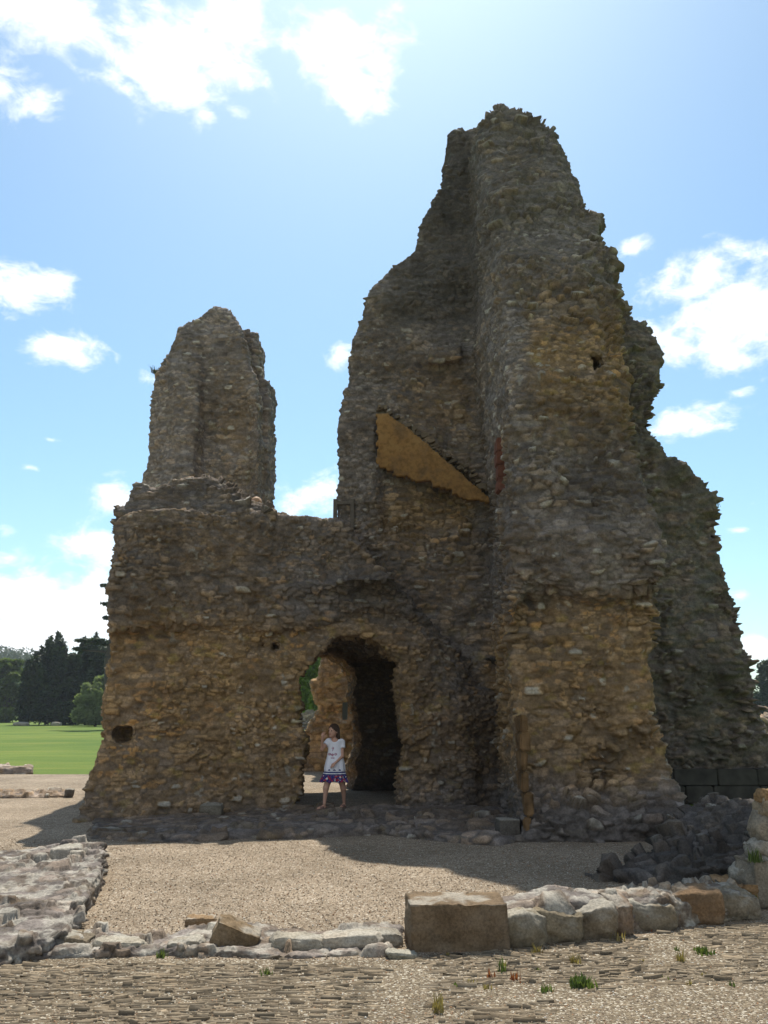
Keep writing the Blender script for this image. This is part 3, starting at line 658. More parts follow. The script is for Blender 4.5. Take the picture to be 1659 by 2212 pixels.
# kerb of half-buried rubble in front of the gravel
yk = lambda px: 2046 + 6 * sin(px * .01)
front = [gp(px, 2068 + 5 * sin(px * .013)) for px in range(-150, 900, 70)]
back = [gp(px, 2004 + (20 if px < 350 else 0) + 8 * sin(px * .02)) for px in range(885, -160, -70)]
o = plan_wall('rubble_kerb', front + back, .038, res=.026, seed=43, size=(.22, .16, .08), amp=.04, warm=.1, gain=1.0, pale=.55, fnz=.035, lump=.03, rnd=.05)
tag(o, 'long low kerb of pale half-buried rubble between the gravel and the pitched paving', 'kerb')
rocks = [  # px,py(base centre) , dims, rot, boxy, colour, label
 (503, 2052, (.30, .17, .17), (.1, .38, .1), .85, (.20, .14, .08), 'brown wedge-shaped stone standing up in the middle of the rubble kerb'),
 (430, 2000, (.22, .14, .06), (0, 0, .1), .8, (.30, .20, .11), 'small flat orange-brown slab lying behind the kerb on the gravel'),
 (85, 2048, (.46, .22, .09), (0, .05, .05), .7, (.26, .20, .13), 'long flat brown slab at the left end of the rubble kerb'),
 (152, 2054, (.22, .18, .10), (0, .15, -.1), .55, (.20, .16, .11), 'dark squarish stone beside the long slab at the left of the kerb'),
 (640, 2056, (.36, .20, .10), (0, .05, .0), .45, (.36, .32, .25), 'pale rounded stone in the kerb, right of the brown wedge'),
 (755, 2054, (.42, .22, .11), (0, -.05, .0), .45, (.38, .33, .26), 'pale rounded kerb stone midway between the wedge and the squared block'),
 (838, 2046, (.18, .16, .11), (.1, .1, .3), .45, (.30, .27, .22), 'grey weathered stone leaning by the left end of the squared block'),
 (868, 2072, (.2, .12, .04), (0, .1, .1), .6, (.30, .27, .2), 'thin flat stone lying below the left end of the squared block'),
 (395, 2060, (.24, .16, .09), (0, -.1, .0), .5, (.30, .26, .2), 'grey kerb stone left of the brown wedge'),
 (250, 2058, (.34, .18, .08), (0, .06, .05), .5, (.36, .32, .25), 'pale long kerb stone near the left low wall'),
]
for i, (px, py, dm, rt, bx, cl, lb) in enumerate(rocks):
    x, y = gp(px, py); o = rock('kerb_stone', (x, y + dm[1] / 2, dm[2] * .30), dm, rt, 60 + i, bx, cl)
    tag(o, lb, 'stone', 'loose stones along the kerb')
# right low wall: squared block then boulders in mortar
lw = empty('low_stone_wall', (*gp(1265, 2040), 0)); tag(lw, 'low sunlit wall of a squared orange block and rough boulders at the right foreground', 'low wall')
fr = [(lambda q: (q[0], q[1] + .06))(gp(px, 2062 - (px - 890) * .095)) for px in range(905, 1641, 60)]
bk = [(x + .05, y + .48) for x, y in reversed(fr)]
o = plan_wall('wall_core', fr + bk, .215, res=.022, seed=47, size=(.26, .2, .14), amp=.07, warm=.15, gain=1.0, pale=.5, fnz=.06, lump=.06, rnd=.09, ampf=None)
adopt(o, lw)
def lwrock(name, px, pybase, dims, zc, rot, seed, boxy, colr, lich=.6, dy=0, rough=.14, lab=None):
    x, y = gp(px, pybase); o = rock(name, (x, y + dims[1] / 2 + dy, zc), dims, rot, seed, boxy, colr, rough=rough, lichen=lich, parent=lw)
    if lab: tag(o, lab)
    return o
lwrock('squared_block', 990, 2056, (.66, .42, .31), .13, (0, 0, .06), 81, .90, (.185, .13, .078), .55, rough=.06, lab='squared orange-brown block at the left end of the wall')
lwrock('boulder', 1130, 2048, (.34, .40, .25), .08, (0, 0, .2), 82, .5, (.20, .165, .11))
lwrock('boulder', 1208, 2040, (.40, .40, .23), .08, (0, .1, 0), 83, .45, (.22, .18, .12))
lwrock('boulder', 1286, 2032, (.34, .36, .24), .08, (0, -.1, .1), 84, .5, (.20, .16, .11))
lwrock('boulder', 1340, 2022, (.16, .30, .26), .10, (.2, .1, .3), 85, .6, (.19, .13, .085))
lwrock('boulder', 1408, 2010, (.40, .36, .21), .07, (0, .05, 0), 86, .45, (.19, .155, .105))
lwrock('long_boulder', 1500, 1998, (.50, .42, .24), .09, (0, 0, .05), 87, .62, (.21, .135, .075), .4, lab='orange-brown long boulder near the right end of the wall')
lwrock('long_boulder', 1590, 1990, (.46, .42, .21), .08, (0, .05, .08), 88, .5, (.20, .165, .115), .6)
# debris foundation along the foot of the gatehouse, in shade
o = plan_wall('foundation_footing', [gp(190, 1812), gp(330, 1822), gp(520, 1812), gp(640, 1812), gp(820, 1802), gp(950, 1818), gp(1080, 1828), gp(1135, 1815), (1.9, 11.2), (1.75, 13.2), (-.2, 13.3), (-1.2, 13.2), (-4.2, 12.6)], .10, res=.04, seed=51, size=(.3, .26, .1), amp=.05, warm=.1, gain=.9, fnz=.05, lump=.03, rnd=.12, hf=lambda X, Y: .30 + .70 * sstep(-3.3, -1.7, X))
tag(o, 'worn grey footing of rubble spread along the shaded foot of the gatehouse', 'footing')
x, y = gp(1100, 1815); o = rock('footing_block', (x, y + .1, .1), (.26, .26, .28), (0, 0, .1), 95, .85, (.10, .085, .07), rough=.05); tag(o, 'dark squared block at the foot of the tall tower, left of its orange corner stones', 'stone')
x, y = gp(452, 1772); o = rock('footing_block', (x, y + .1, .1), (.34, .3, .24), (0, 0, .1), 96, .6, (.15, .125, .09), rough=.08); tag(o, 'brown boulder at the foot of the front wall, left of the doorway', 'stone')
# dark rubble stub at the foot of the tall tower, running out of frame
def stub_h(X, Y): return .22 + .95 * sstep(2.0, 4.2, X + .35 * (Y - 8))
o = plan_wall('rubble_wall_stub', [gp(1278, 1888), gp(1330, 1905), gp(1420, 1922), gp(1520, 1925), gp(1600, 1912), gp(1700, 1900), (5.6, 8.6), (5.6, 9.6), (4.6, 9.9), (3.7, 9.9), (3.0, 9.2), (2.3, 8.6)], .45, res=.032, seed=55, size=(.22, .22, .11), amp=.09, warm=.05, dark=.4, green=.1, gain=.75, fnz=.16, lump=.08, rnd=.22, hf=stub_h, ledge=.5)
tag(o, 'dark rough rubble wall stub at the right foot of the tall tower', 'wall stub')
p = at(1545, 1748, 9.3); o = rock('loose_stone', (p[0], 9.3, p[2] - .03), (.22, .2, .16), (.2, .2, .3), 98, .45, (.17, .14, .10)); tag(o, 'brown stone lying on top of the dark rubble wall stub', 'stone')
# pile of pale stones at the right edge
px_rocks = [
 (1588, 1940, 0, (.34, .34, .20), (0, 0, -.25), .8, (.30, .185, .09), .1, 'squared orange block low in the stack at the right edge'),
 (1650, 1965, 0, (.34, .34, .40), (0, 0, .2), .5, (.26, .22, .165), .5, 'large pale grey stone behind the end of the low wall at right edge'),
 (1625, 1880, .22, (.36, .3, .16), (0, -.3, .2), .4, (.30, .26, .20), .6, 'pale flat stone resting on the squared orange block at the right edge'),
 (1648, 1838, .30, (.30, .30, .22), (0, -.2, .1), .4, (.31, .27, .21), .5, 'pale rounded stone in the middle of the stack at the right edge'),
 (1668, 1790, .45, (.26, .3, .26), (0, .2, .1), .4, (.28, .23, .165), .4, 'upper pale stone of the stack leaning at the right edge'),
 (1662, 1722, .78, (.18, .2, .13), (0, .2, .1), .5, (.34, .21, .10), .1, 'small orange stone at the top of the stack at the right edge'),
 (1680, 1740, .62, (.30, .3, .2), (0, .1, .1), .5, (.36, .28, .18), .3, 'brown stone just under the small orange one at the right edge')]
for i, (px, py, z, dm, rt, bx, cl, li, lb) in enumerate(px_rocks):
    Y = 7.15 + .1 * (i > 1); p = at(px, py, Y); zc = max(p[2], dm[2] * .45) if z else dm[2] * .45
    xx = p[0]
    o = rock('stacked_stone', (xx, Y, zc), dm, rt, 110 + i, bx, cl, lichen=li, rough=.16); tag(o, lb, 'stone', 'stones stacked at the right edge')
for (px, py, Y, dm, sd_) in [(1690, 1850, 7.35, (.5, .5, .55), 130), (1705, 1770, 7.45, (.42, .4, .5), 131)]:
    p = at(px, py, Y); o = rock('stacked_stone', (p[0] + .05, Y, max(p[2] - .1, .2)), dm, (0, .1, .2), sd_, .45, (.24, .20, .145), rough=.16, lichen=.4)
    tag(o, 'big rough stone behind the stack at the right edge, ' + ('lower' if sd_ == 130 else 'upper'), 'stone', 'stones stacked at the right edge')
# far low rubble strips at left
o = plan_wall('rubble_strip', [gp(-160, 1672), gp(70, 1672), gp(72, 1664), gp(-160, 1662)], .13, res=.06, seed=57, size=(.3, .3, .14), amp=.10, warm=.1, gain=1.5, fnz=.06)
tag(o, 'short strip of grey rubble at the edge of the lawn on the left', 'low wall')
o = plan_wall('rubble_strip', [gp(-160, 1727), gp(150, 1722), gp(152, 1714), gp(-160, 1718)], .05, res=.045, seed=58, size=(.2, .2, .1), amp=.06, warm=.2, gain=1.4, fnz=.03)
tag(o, 'thin line of footing stones in the gravel left of the gatehouse', 'low wall')
x, y = gp(149, 1722); o = rock('loose_stone', (x, y, .07), (.17, .16, .16), (0, .1, .1), 99, .5, (.14, .12, .1)); tag(o, 'small dark stone at the end of the thin footing line, left of the gatehouse', 'stone')
for (px, py, dm, lb) in [(45, 1563, (1.6, .8, .4), 'wide low pale boulder under the far dark trees on the lawn'), (122, 1563, (1.0, .8, .45), 'small pale boulder under the far dark trees, right one of two')]:
    x, y = gp(px, 1567.5); o = rock('lawn_boulder', (x, y, .15), dm, (0, 0, 0), 140 + px, .4, (.36, .33, .26)); tag(o, lb, 'stone')

# ------------------------------------------------------------------ wall seen through the passage
G = Grid((-4.0, 21.6, -.2), (3.6, 23.6, 7.6), .06)
pc = xz([(620, 1700), (640, 1640), (650, 1590), (672, 1560), (688, 1530), (672, 1500), (670, 1470), (686, 1465), (688, 1440), (697, 1405), (705, 1330), (705, 1150), (1080, 1120), (1080, 1700)], 22)  # unseen upper part raised to shade the ground behind the passage
X2, Z2 = np.meshgrid(G.x, G.z, indexing='ij'); d2 = poly_sd(pc, X2, Z2)[:, None, :]
F3 = smax(smax(d2 + 0 * G.Y, 22 - G.Y + 0 * G.X, .1), G.Y - 23.1 + 0 * G.X, .1); V, F = G.mesh(F3)
Vn, F, C = masonry(V, F, 1, size=(.34, .3, .15), amp=.07, seed=61, warm=.85, lump=.05, gain=1.35)
o = np_mesh('courtyard_wall', Vn, F, M_STONE, None, C); tag(o, 'warm brown broken wall seen through the arched doorway', 'wall')
o = plan_wall('garden_wall', [(-13, 70), (-5, 70), (-5, 71), (-13, 71)], 2.3, res=.12, seed=63, size=(.6, .6, .3), amp=.2, lump=.15, warm=.1, gain=1.3)
tag(o, 'distant grey rubble wall glimpsed through the doorway beneath the bright tree', 'wall')
# rubble bank beyond the right wing
G = Grid((9.0, 24, -.3), (24, 30, 4.6), .12)
d = np.sqrt(((G.X - 20) / 8.4) ** 2 + ((G.Y - 27) / 2.6) ** 2 + (G.Z / 3.9) ** 2) - 1; V, F = G.mesh(d * 2.2)
Vn, F, C = masonry(V, F, 1, size=(.5, .5, .3), amp=.25, seed=66, warm=.1, lump=.3, gain=1.3)
o = np_mesh('rubble_bank', Vn, F, M_STONE, None, C); tag(o, 'sunlit grey bank of collapsed masonry beyond the right wing wall', 'rubble bank')

# ------------------------------------------------------------------ pitched-stone paving and pebbles (foreground)
def slates(name, region, n, seed, label_kind='structure'):
    r = np.random.default_rng(seed); P = np.array(region); lo, hi = P.min(0), P.max(0)
    rows = np.arange(lo[1], hi[1], .019); items = []
    for ry in rows:
        x = lo[0] + r.uniform(0, .2)
        while x < hi[0]:
            ln = r.uniform(.03, .11) * (1.8 if r.random() < .07 else 1); items.append((x + ln / 2, ry + r.uniform(-.006, .006), ln)); x += ln + r.uniform(.004, .03)
    A_ = np.array(items); ok = (poly_sd(region, A_[:, 0], A_[:, 1]) < 0) & (r.random(len(A_)) > .24); A_ = A_[ok]
    n = len(A_); cx, cy, ln = A_.T
    slope = -.02 + .05 * cx
    cov = fbm(np.stack([cx, cy, cx * 0], 1), (1.1, 1.6, 1), 4, seed); top = .002 + .006 * r.random(n) + .012 * (r.random(n) > .96) - .05 * sstep(.60, .70, cov)
    w = r.uniform(.008, .016, n); hgt = .05
    base = np.array([[-1, -1, -1], [1, -1, -1], [1, 1, -1], [-1, 1, -1], [-1, -1, 1], [1, -1, 1], [1, 1, 1], [-1, 1, 1]], float) * .5
    B = base[None] * np.stack([ln, w, np.full(n, hgt)], 1)[:, None, :]
    B[:, 4:, :] += r.normal(0, .0035, (n, 4, 3)); B[:, :, 1] += (r.normal(0, .010, (n, 1)) * (base[None, :, 2] + .5)); B[:, :, 2] += base[None, :, 0] * r.normal(0, .006, (n, 1))
    yaw = r.normal(.03, .035, n)[:, None]; X_ = B[:, :, 0] * np.cos(yaw) - B[:, :, 1] * np.sin(yaw); Y_ = B[:, :, 0] * np.sin(yaw) + B[:, :, 1] * np.cos(yaw)
    V = np.stack([X_ + cx[:, None], Y_ + (cy + slope * .6)[:, None], B[:, :, 2] + (top - hgt / 2)[:, None]], 2).reshape(-1, 3)
    fc = np.array([[0, 3, 2, 1], [4, 5, 6, 7], [0, 1, 5, 4], [1, 2, 6, 5], [2, 3, 7, 6], [3, 0, 4, 7]])
    F = (fc[None] + (np.arange(n) * 8)[:, None, None]).reshape(-1, 4)
    u = r.random(n)[:, None]; v_ = (r.uniform(.6, 1.15, n) * (.8 + .5 * fbm(np.stack([cx, cy, cx * 0], 1), (2.5, 4, 1), 3, seed + 3)))[:, None]
    c = ((1 - u) * np.array([.255, .20, .135]) + u * np.array([.17, .14, .10])) * v_
    o = np_mesh(name, V, F, M_PLAIN, None, np.repeat(c, 8, 0), smooth=False); tag(o, kind=label_kind); return o
slates('pitched_paving', [gp(-150, 2076), gp(300, 2076), gp(700, 2080), gp(850, 2090), gp(800, 2130), gp(830, 2160), gp(700, 2260), gp(-200, 2300)], 0, 11)
slates('pitched_paving', [gp(895, 2068), gp(1200, 2044), gp(1500, 2012), gp(1700, 1995), gp(1760, 2135), gp(1500, 2130), gp(1330, 2140), gp(1180, 2190), gp(1120, 2280), gp(960, 2300), gp(915, 2180)], 0, 12)
plane('soil', wobble([gp(-400, 2066), gp(860, 2074), gp(1750, 1986), (9, 5.2), (9, 2.5), (-9, 2.5)], .25, .05, 8), .0005, M_SOIL)
def pebbles(name, n, seed, ymin, ymax, smin_, smax_, mean, keepout=None):
    r = np.random.default_rng(seed); y = ymin + (ymax - ymin) * r.random(n) ** 1.5; x = (r.random(n) - .5) * 2 * (y * .56 + .3)
    if keepout is not None: k = keepout(x, y); x, y = x[k], y[k]; n = len(x)
    s = smin_ + (smax_ - smin_) * r.random(n) ** 3
    D = np.array([[1, 0, 0], [0, 1, 0], [-1, 0, 0], [0, -1, 0], [0, 0, 1], [0, 0, -1.]])
    V = D[None] * s[:, None, None] * r.uniform(.6, 1.2, (n, 6, 1)) + r.normal(0, .15, (n, 6, 3)) * s[:, None, None]
    V[:, :, 2] *= .7; V = V + np.stack([x, y, s * .1], 1)[:, None, :]
    fc = np.array([[0, 1, 4], [1, 2, 4], [2, 3, 4], [3, 0, 4], [1, 0, 5], [2, 1, 5], [3, 2, 5], [0, 3, 5]])
    F = (fc[None] + (np.arange(n) * 6)[:, None, None]).reshape(-1, 3)
    u = r.random(n); c = np.array(mean)[None] * r.uniform(.7, 1.3, n)[:, None]; c[u > .95] = (.55, .52, .46); c[u < .12] *= np.array([1.2, .9, .7])
    o = np_mesh(name, V.reshape(-1, 3), F, M_PLAIN, None, np.repeat(c, 6, 0), smooth=False); tag(o, 'loose pebbles scattered over the gravel and paving', 'pebbles', kind='stuff'); return o
pebbles('pebbles', 70000, 21, 4.5, 10.6, .003, .009, (.27, .21, .15))

# ------------------------------------------------------------------ vegetation
def leaf_cloud(name, blobs, n, size, mat, seed, parent=None, flat=0.0, shell=.55, up=0.3, horiz=1.0, kind=None):
    """leaf-sized quads spread through overlapping ellipsoid clumps; blobs: (x,y,z,rx,ry,rz)"""
    r = np.random.default_rng(seed); Bb = np.array(blobs, float); vol = (Bb[:, 3] * Bb[:, 4] * Bb[:, 5]) ** .67; pick = r.choice(len(Bb), n, p=vol / vol.sum())
    d = r.normal(size=(n, 3)); d /= np.linalg.norm(d, axis=1, keepdims=True); rad = (shell + (1 - shell) * r.random(n)) ** .8
    rad *= .80 + .4 * fbm(Bb[pick, :3] + d * Bb[pick, 3:] , (1.4 / max(size * 4, .01),) * 3, 2, seed)
    c = Bb[pick, :3] + d * rad[:, None] * Bb[pick, 3:6]
    nrm = d * .5 + r.normal(size=(n, 3)) * .7; nrm[:, 2] += up; nrm[:, 2] *= (1 + flat * 3); nrm /= np.linalg.norm(nrm, axis=1, keepdims=True)
    t1 = np.cross(nrm, r.normal(size=(n, 3))); t1 /= np.linalg.norm(t1, axis=1, keepdims=True); t2 = np.cross(nrm, t1)
    s = size * r.uniform(.5, 1.2, n)[:, None]
    V = np.stack([c - t1 * s * .9, c - t2 * s * .35 + t1 * s * .1, c + t1 * s * .9, c + t2 * s * .35], 1).reshape(-1, 3)
    F = np.arange(n * 4).reshape(n, 4); g = np.clip(fbm(c, (.55 / max(size, .05),) * 3, 2, seed + 4) * .9 + r.random(n) * .4 - .15, 0, 1)
    return np_mesh(name, V, F, mat, parent, np.repeat(np.stack([g, g, g], 1), 4, 0), smooth=False)
def tubes(name, segs, mat, parent=None, sides=7):
    Vs, Fs = [], []; k = 0
    for (p, q, ra, rb) in segs:
        p, q = Vector(p), Vector(q); dirv = (q - p).normalized(); up_ = Vector((0, 0, 1)) if abs(dirv.z) < .9 else Vector((1, 0, 0)); a = dirv.cross(up_).normalized(); b_ = dirv.cross(a)
        for (c_, rr) in ((p, ra), (q, rb)):
            for i in range(sides):
                th = 2 * pi * i / sides; v = c_ + (a * cos(th) + b_ * sin(th)) * rr; Vs.append(v[:])
        for i in range(sides): Fs.append((k + i, k + (i + 1) % sides, k + sides + (i + 1) % sides, k + sides + i))
        k += 2 * sides
    return np_mesh(name, Vs, Fs, mat, parent)
def tree(name, loc, h, blobs, n, size, mat, label, seed, trunk_r=.3, group=None, flat=0., shell=.5, kind_cat='tree', limbs=6, up=.3, spiky=False):
    t_ = empty(name, loc); tag(t_, label, kind_cat, group)
    r = random.Random(seed); rr_ = np.random.default_rng(seed + 9); ex = []
    for b_ in blobs:
        for k in range(5):
            d_ = rr_.normal(size=3); d_ /= np.linalg.norm(d_); d_[2] = abs(d_[2]) * .9; f_ = rr_.uniform(.22, .45)
            ex.append((b_[0] + d_[0] * b_[3], b_[1] + d_[1] * b_[4] * .8, b_[2] + d_[2] * b_[5], b_[3] * f_ * (.7 if spiky else 1), b_[4] * f_, b_[5] * f_ * (1.5 if spiky else 1)))
    blobs = [(b_[0], b_[1], b_[2], b_[3] * .9, b_[4] * .9, b_[5] * .9) for b_ in blobs] + ex
    B = [(loc[0] + b_[0], loc[1] + b_[1], loc[2] + b_[2], *b_[3:]) for b_ in blobs]
    leaf_cloud('crown', B, n, size, mat, seed, t_, flat, shell, up)
    segs = [((loc[0], loc[1], -.2), (loc[0] + .1, loc[1], h * .45), trunk_r, trunk_r * .7), ((loc[0] + .1, loc[1], h * .45), (loc[0], loc[1], h * .85), trunk_r * .7, trunk_r * .2)]
    for i in range(limbs):
        b_ = r.choice(B); z0 = h * r.uniform(.15, .6); segs.append(((loc[0], loc[1], z0), (b_[0], b_[1], max(b_[2], z0)), trunk_r * .35, trunk_r * .08))
    tubes('trunk', segs, M_BARK, t_)
    return t_
def px_blobs(lst, Y, base):
    out_ = []
    for (px, py, rx, ry) in lst:
        p = at(px, py, Y); s = Y / raydir(px, py)[1] / FPX
        out_.append((p[0] - base[0], rng.uniform(-1, 1) * rx * s * .5, p[2], rx * s, rx * s * .9, ry * s))
    return out_
# dark yews on the left
YY = 92.0
b0 = (at(130, 1560, YY)[0], YY, 0)
tree('yew_tree', b0, 9.5, px_blobs([(128, 1410, 24, 34), (100, 1432, 26, 30), (150, 1440, 28, 34), (80, 1460, 30, 34), (120, 1480, 44, 46), (70, 1505, 34, 44), (160, 1500, 40, 50), (100, 1535, 62, 32), (160, 1540, 50, 30), (52, 1540, 22, 26), (88, 1415, 6, 22), (70, 1440, 6, 20), (110, 1398, 6, 20)], YY, b0), 26000, .34, M_YEW, 'big dark yew with upright pointed shoots at the far side of the lawn', 201, .5, shell=.3, spiky=True)
b0 = (at(212, 1560, YY + 2)[0], YY + 2, 0)
tree('yew_tree', b0, 9.5, px_blobs([(205, 1405, 26, 26), (185, 1425, 28, 28), (225, 1420, 26, 32), (205, 1455, 40, 40), (190, 1500, 44, 44), (228, 1500, 36, 50), (210, 1540, 50, 30), (245, 1450, 25, 50)], YY + 2, b0), 20000, .34, M_YEW, 'dark yew just left of the gatehouse, behind the grey-green willow', 202, .5, shell=.3, spiky=True)
b0 = (at(206, 1560, 84)[0], 84, 0)
tree('willow_bush', b0, 5.5, px_blobs([(214, 1480, 16, 20), (205, 1500, 26, 24), (188, 1520, 24, 22), (220, 1520, 26, 34), (175, 1545, 22, 20), (205, 1545, 34, 24), (232, 1540, 20, 30), (238, 1500, 12, 24)], 84, b0), 15000, .24, M_BUSH, 'pale grey-green rounded willow bush in front of the dark yews', 203, .15, shell=.55, kind_cat='bush')
b0 = (at(10, 1560, 112)[0], 112, 0)
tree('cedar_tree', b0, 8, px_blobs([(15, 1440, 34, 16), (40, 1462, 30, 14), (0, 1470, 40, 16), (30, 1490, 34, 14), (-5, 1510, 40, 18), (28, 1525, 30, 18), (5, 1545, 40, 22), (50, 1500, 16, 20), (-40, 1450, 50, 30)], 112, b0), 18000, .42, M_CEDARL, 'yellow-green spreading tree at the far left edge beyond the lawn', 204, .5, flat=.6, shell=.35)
# tall cedar whose layered limbs show past the corner of the front wall
bx, by, _ = at(262, 1450, 70); zc_ = lambda py: at(240, py, 70)[2]
ct = empty('cedar_tree', (bx, by, 0)); tag(ct, 'tall cedar trunk with flat layered branches sticking out past the left corner of the gatehouse', 'tree')
segs = [((bx, by, -.2), (bx - .75, by, zc_(1420)), .95, .75), ((bx - .75, by, zc_(1420)), (bx - .2, by, zc_(1300)), .7, .45), ((bx - .2, by, zc_(1300)), (bx, by, zc_(1200)), .45, .2)]
blb = []
for (px, py, w) in [(239, 1265, 12), (240, 1305, 10), (242, 1335, 7), (262, 1240, 14), (268, 1290, 20), (275, 1340, 22), (270, 1385, 20), (218, 1383, 22), (190, 1384, 20), (232, 1390, 18), (180, 1402, 12)]:
    p = at(px - 9, py, 70); blb.append((p[0], p[1], p[2], w * .042, 1.0, .16)); segs.append(((bx - .3, by, p[2] - .3), (p[0], p[1], p[2] - .08), .13, .05))
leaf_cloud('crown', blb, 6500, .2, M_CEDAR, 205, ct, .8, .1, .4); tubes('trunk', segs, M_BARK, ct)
# tree seen through the passage, trees at right
b0 = (at(690, 1560, 46)[0], 46, 0)
tree('lime_tree', b0, 7, px_blobs([(690, 1430, 40, 30), (660, 1470, 36, 36), (715, 1460, 36, 40), (650, 1510, 34, 30), (700, 1510, 40, 30)], 46, b0), 9000, .2, M_OAK, 'bright green leafy tree glimpsed through the arched doorway', 206, .25)
for i, (px, py, lb) in enumerate([(1668, 1500, 'blue-green conifer beyond the rubble bank at the right edge'), (1720, 1490, 'bushy dark tree beyond the rubble bank, just out past the right edge')]):
    b0 = (at(px, py, 100)[0], 100, 0)
    tree('far_tree', b0, 9, px_blobs([(px, 1450, 26, 22), (px - 12, 1475, 26, 30), (px + 14, 1490, 30, 34), (px, 1530, 36, 34), (px - 6, 1432, 16, 6)], 100, b0), 7000, .35, M_CEDAR, lb, 210 + i, .3)
# distant wooded hill
hx = np.linspace(-260, 120, 90); hy = np.linspace(230, 520, 50); HX, HY = np.meshgrid(hx, hy, indexing='ij')
HZ = 19 * np.exp(-((HX + 210) / 95) ** 2) * sstep(230, 330, HY) + 9 * sstep(230, 330, HY) * np.exp(-((HX + 40) / 160) ** 2) + (fbm(np.stack([HX.ravel(), HY.ravel(), HX.ravel() * 0], 1), (.03,) * 3, 3, 9).reshape(HX.shape) - .5) * 4 - .5
idq = np.arange(90 * 50).reshape(90, 50); Fh = np.stack([idq[:-1, :-1], idq[1:, :-1], idq[1:, 1:], idq[:-1, 1:]], 2).reshape(-1, 4)
o = np_mesh('hill', np.stack([HX, HY, HZ], 2).reshape(-1, 3), Fh, M_LAWN); tag(o, kind='structure')
r_ = np.random.default_rng(3); wb = []
for k in range(420):
    x = r_.uniform(-250, -30); y = r_.uniform(250, 400); i = int((x + 260) / 380 * 89); j = int((y - 230) / 290 * 49); z = HZ[i, j]; s = r_.uniform(3, 6); wb.append((x, y, z + s * .6, s, s, s * .9))
o = leaf_cloud('woodland', wb, 60000, 1.0, M_FAR, 220, None, 0, .75); tag(o, 'hazy wooded hillside on the horizon at the far left', 'woodland', kind='stuff')
wb = []
for k in range(160):
    x = r_.uniform(60, 260); y = r_.uniform(250, 330); s = r_.uniform(4, 7); wb.append((x, y, s * .6, s, s, s))
o = leaf_cloud('woodland', wb, 30000, 1.1, M_FAR, 221, None, 0, .75); tag(o, 'distant line of trees beyond the right side of the ruin', 'woodland', kind='stuff')

def tuft(name, px, py, n, hgt, spread, mat, label, seed, cat='weed', z=0., Y=None, lean=.5, wid=.004):
    spread *= .55; n = int(n * 1.3)
    r = np.random.default_rng(seed)
    if Y is None: x, y = gp(px, py); base = np.array([x, y, z])
    else: base = np.array(at(px, py, Y))
    Vs, Fs = [], []
    for k in range(n):
        a = r.uniform(0, 2 * pi); b_ = base * 0 + np.array([r.normal(0, spread), r.normal(0, spread), -.005]); d = np.array([cos(a), sin(a), 0]); s = np.array([-sin(a), cos(a), 0]) * wid * r.uniform(.6, 1.5); hh = hgt * r.uniform(.4, 1.1); ln = r.uniform(.1, 1) * lean * hh
        pts = [b_ - s, b_ + s, b_ + d * ln * .35 + s * .9 + [0, 0, hh * .55], b_ + d * ln * .35 - s * .9 + [0, 0, hh * .55], b_ + d * ln + [0, 0, hh] + s * .15, b_ + d * ln + [0, 0, hh] - s * .15]
        i = len(Vs); Vs += pts; Fs += [(i, i + 1, i + 2, i + 3), (i + 3, i + 2, i + 4, i + 5)]
    c = np.repeat(r.random(n), 6); o = np_mesh(name, np.array(Vs), Fs, mat, None, np.stack([c, c, c], 1), smooth=False); o.location = base; tag(o, label, cat, 'weeds among the stones'); return o
tuft('green_weed', 1255, 2130, 130, .055, .05, M_WEED, 'bright green clump of weeds on the right paving, biggest of them', 301, wid=.007)
tuft('green_weed', 1085, 2100, 14, .09, .02, M_WEED, 'thin yellow-green upright weed in front of the right low wall', 302)
tuft('red_weed', 1112, 2118, 18, .05, .03, M_REDW, 'small reddish weed beside the upright one on the right paving', 303)
tuft('red_weed', 1060, 2112, 12, .06, .02, M_REDW, 'reddish sprig left of the upright weed on the right paving', 304)
tuft('dry_grass_tuft', 1158, 2060, 20, .06, .03, M_DRY, 'straw-coloured grass tuft right of the upright weed by the low wall', 305)
tuft('dry_grass_tuft', 1240, 2082, 26, .06, .03, M_DRY, 'dry grass tuft between the green clump and the low wall', 306)
tuft('green_weed', 1520, 2058, 80, .04, .045, M_WEED, 'low green weed patch near the right edge of the paving', 307, wid=.006)
tuft('dry_grass_tuft', 1470, 2076, 24, .07, .03, M_DRY, 'dry brown grass tuft left of the low green patch at right', 308)
tuft('dry_grass_tuft', 945, 2186, 26, .09, .03, M_DRY, 'dry red-brown grass tuft low in the centre foreground', 309)
tuft('green_weed', 350, 2066, 30, .05, .03, M_WEED, 'small green weed against the rubble kerb left of the wedge stone', 310)
tuft('green_weed', 575, 2105, 24, .04, .03, M_WEED, 'small green sprig on the left paving below the wedge stone', 311)
tuft('green_weed', 1178, 2142, 34, .04, .028, M_WEED, 'small grey-green weed left of the bright green clump', 312)
tuft('red_weed', 1402, 2010, 16, .11, .015, M_REDW, 'tall red-stemmed weed against the orange boulder of the low wall', 313, lean=.3)
tuft('dry_grass_tuft', 1335, 2032, 16, .07, .05, M_DRY, 'thin dry stalks at the foot of the low wall boulders', 314)
tuft('green_weed', 1632, 1860, 50, .10, .05, M_WEED, 'green weed growing between the pale stacked stones at right edge', 315, Y=7.0)
tuft('green_weed', 1632, 1950, 24, .07, .02, M_WEED, 'green weed at the right end of the low wall below the stacked stones', 316, Y=6.9)
tuft('wall_weed', 333, 806, 30, .2, .05, M_YEW, 'wispy weed growing from the left side of the rear tower', 317, Y=16.3, lean=.9)
tuft('wall_weed', 1500, 1040, 30, .12, .07, M_YEW, 'wispy weed on the upper shoulder of the right wing wall', 318, Y=14.7, lean=.7, wid=.003)
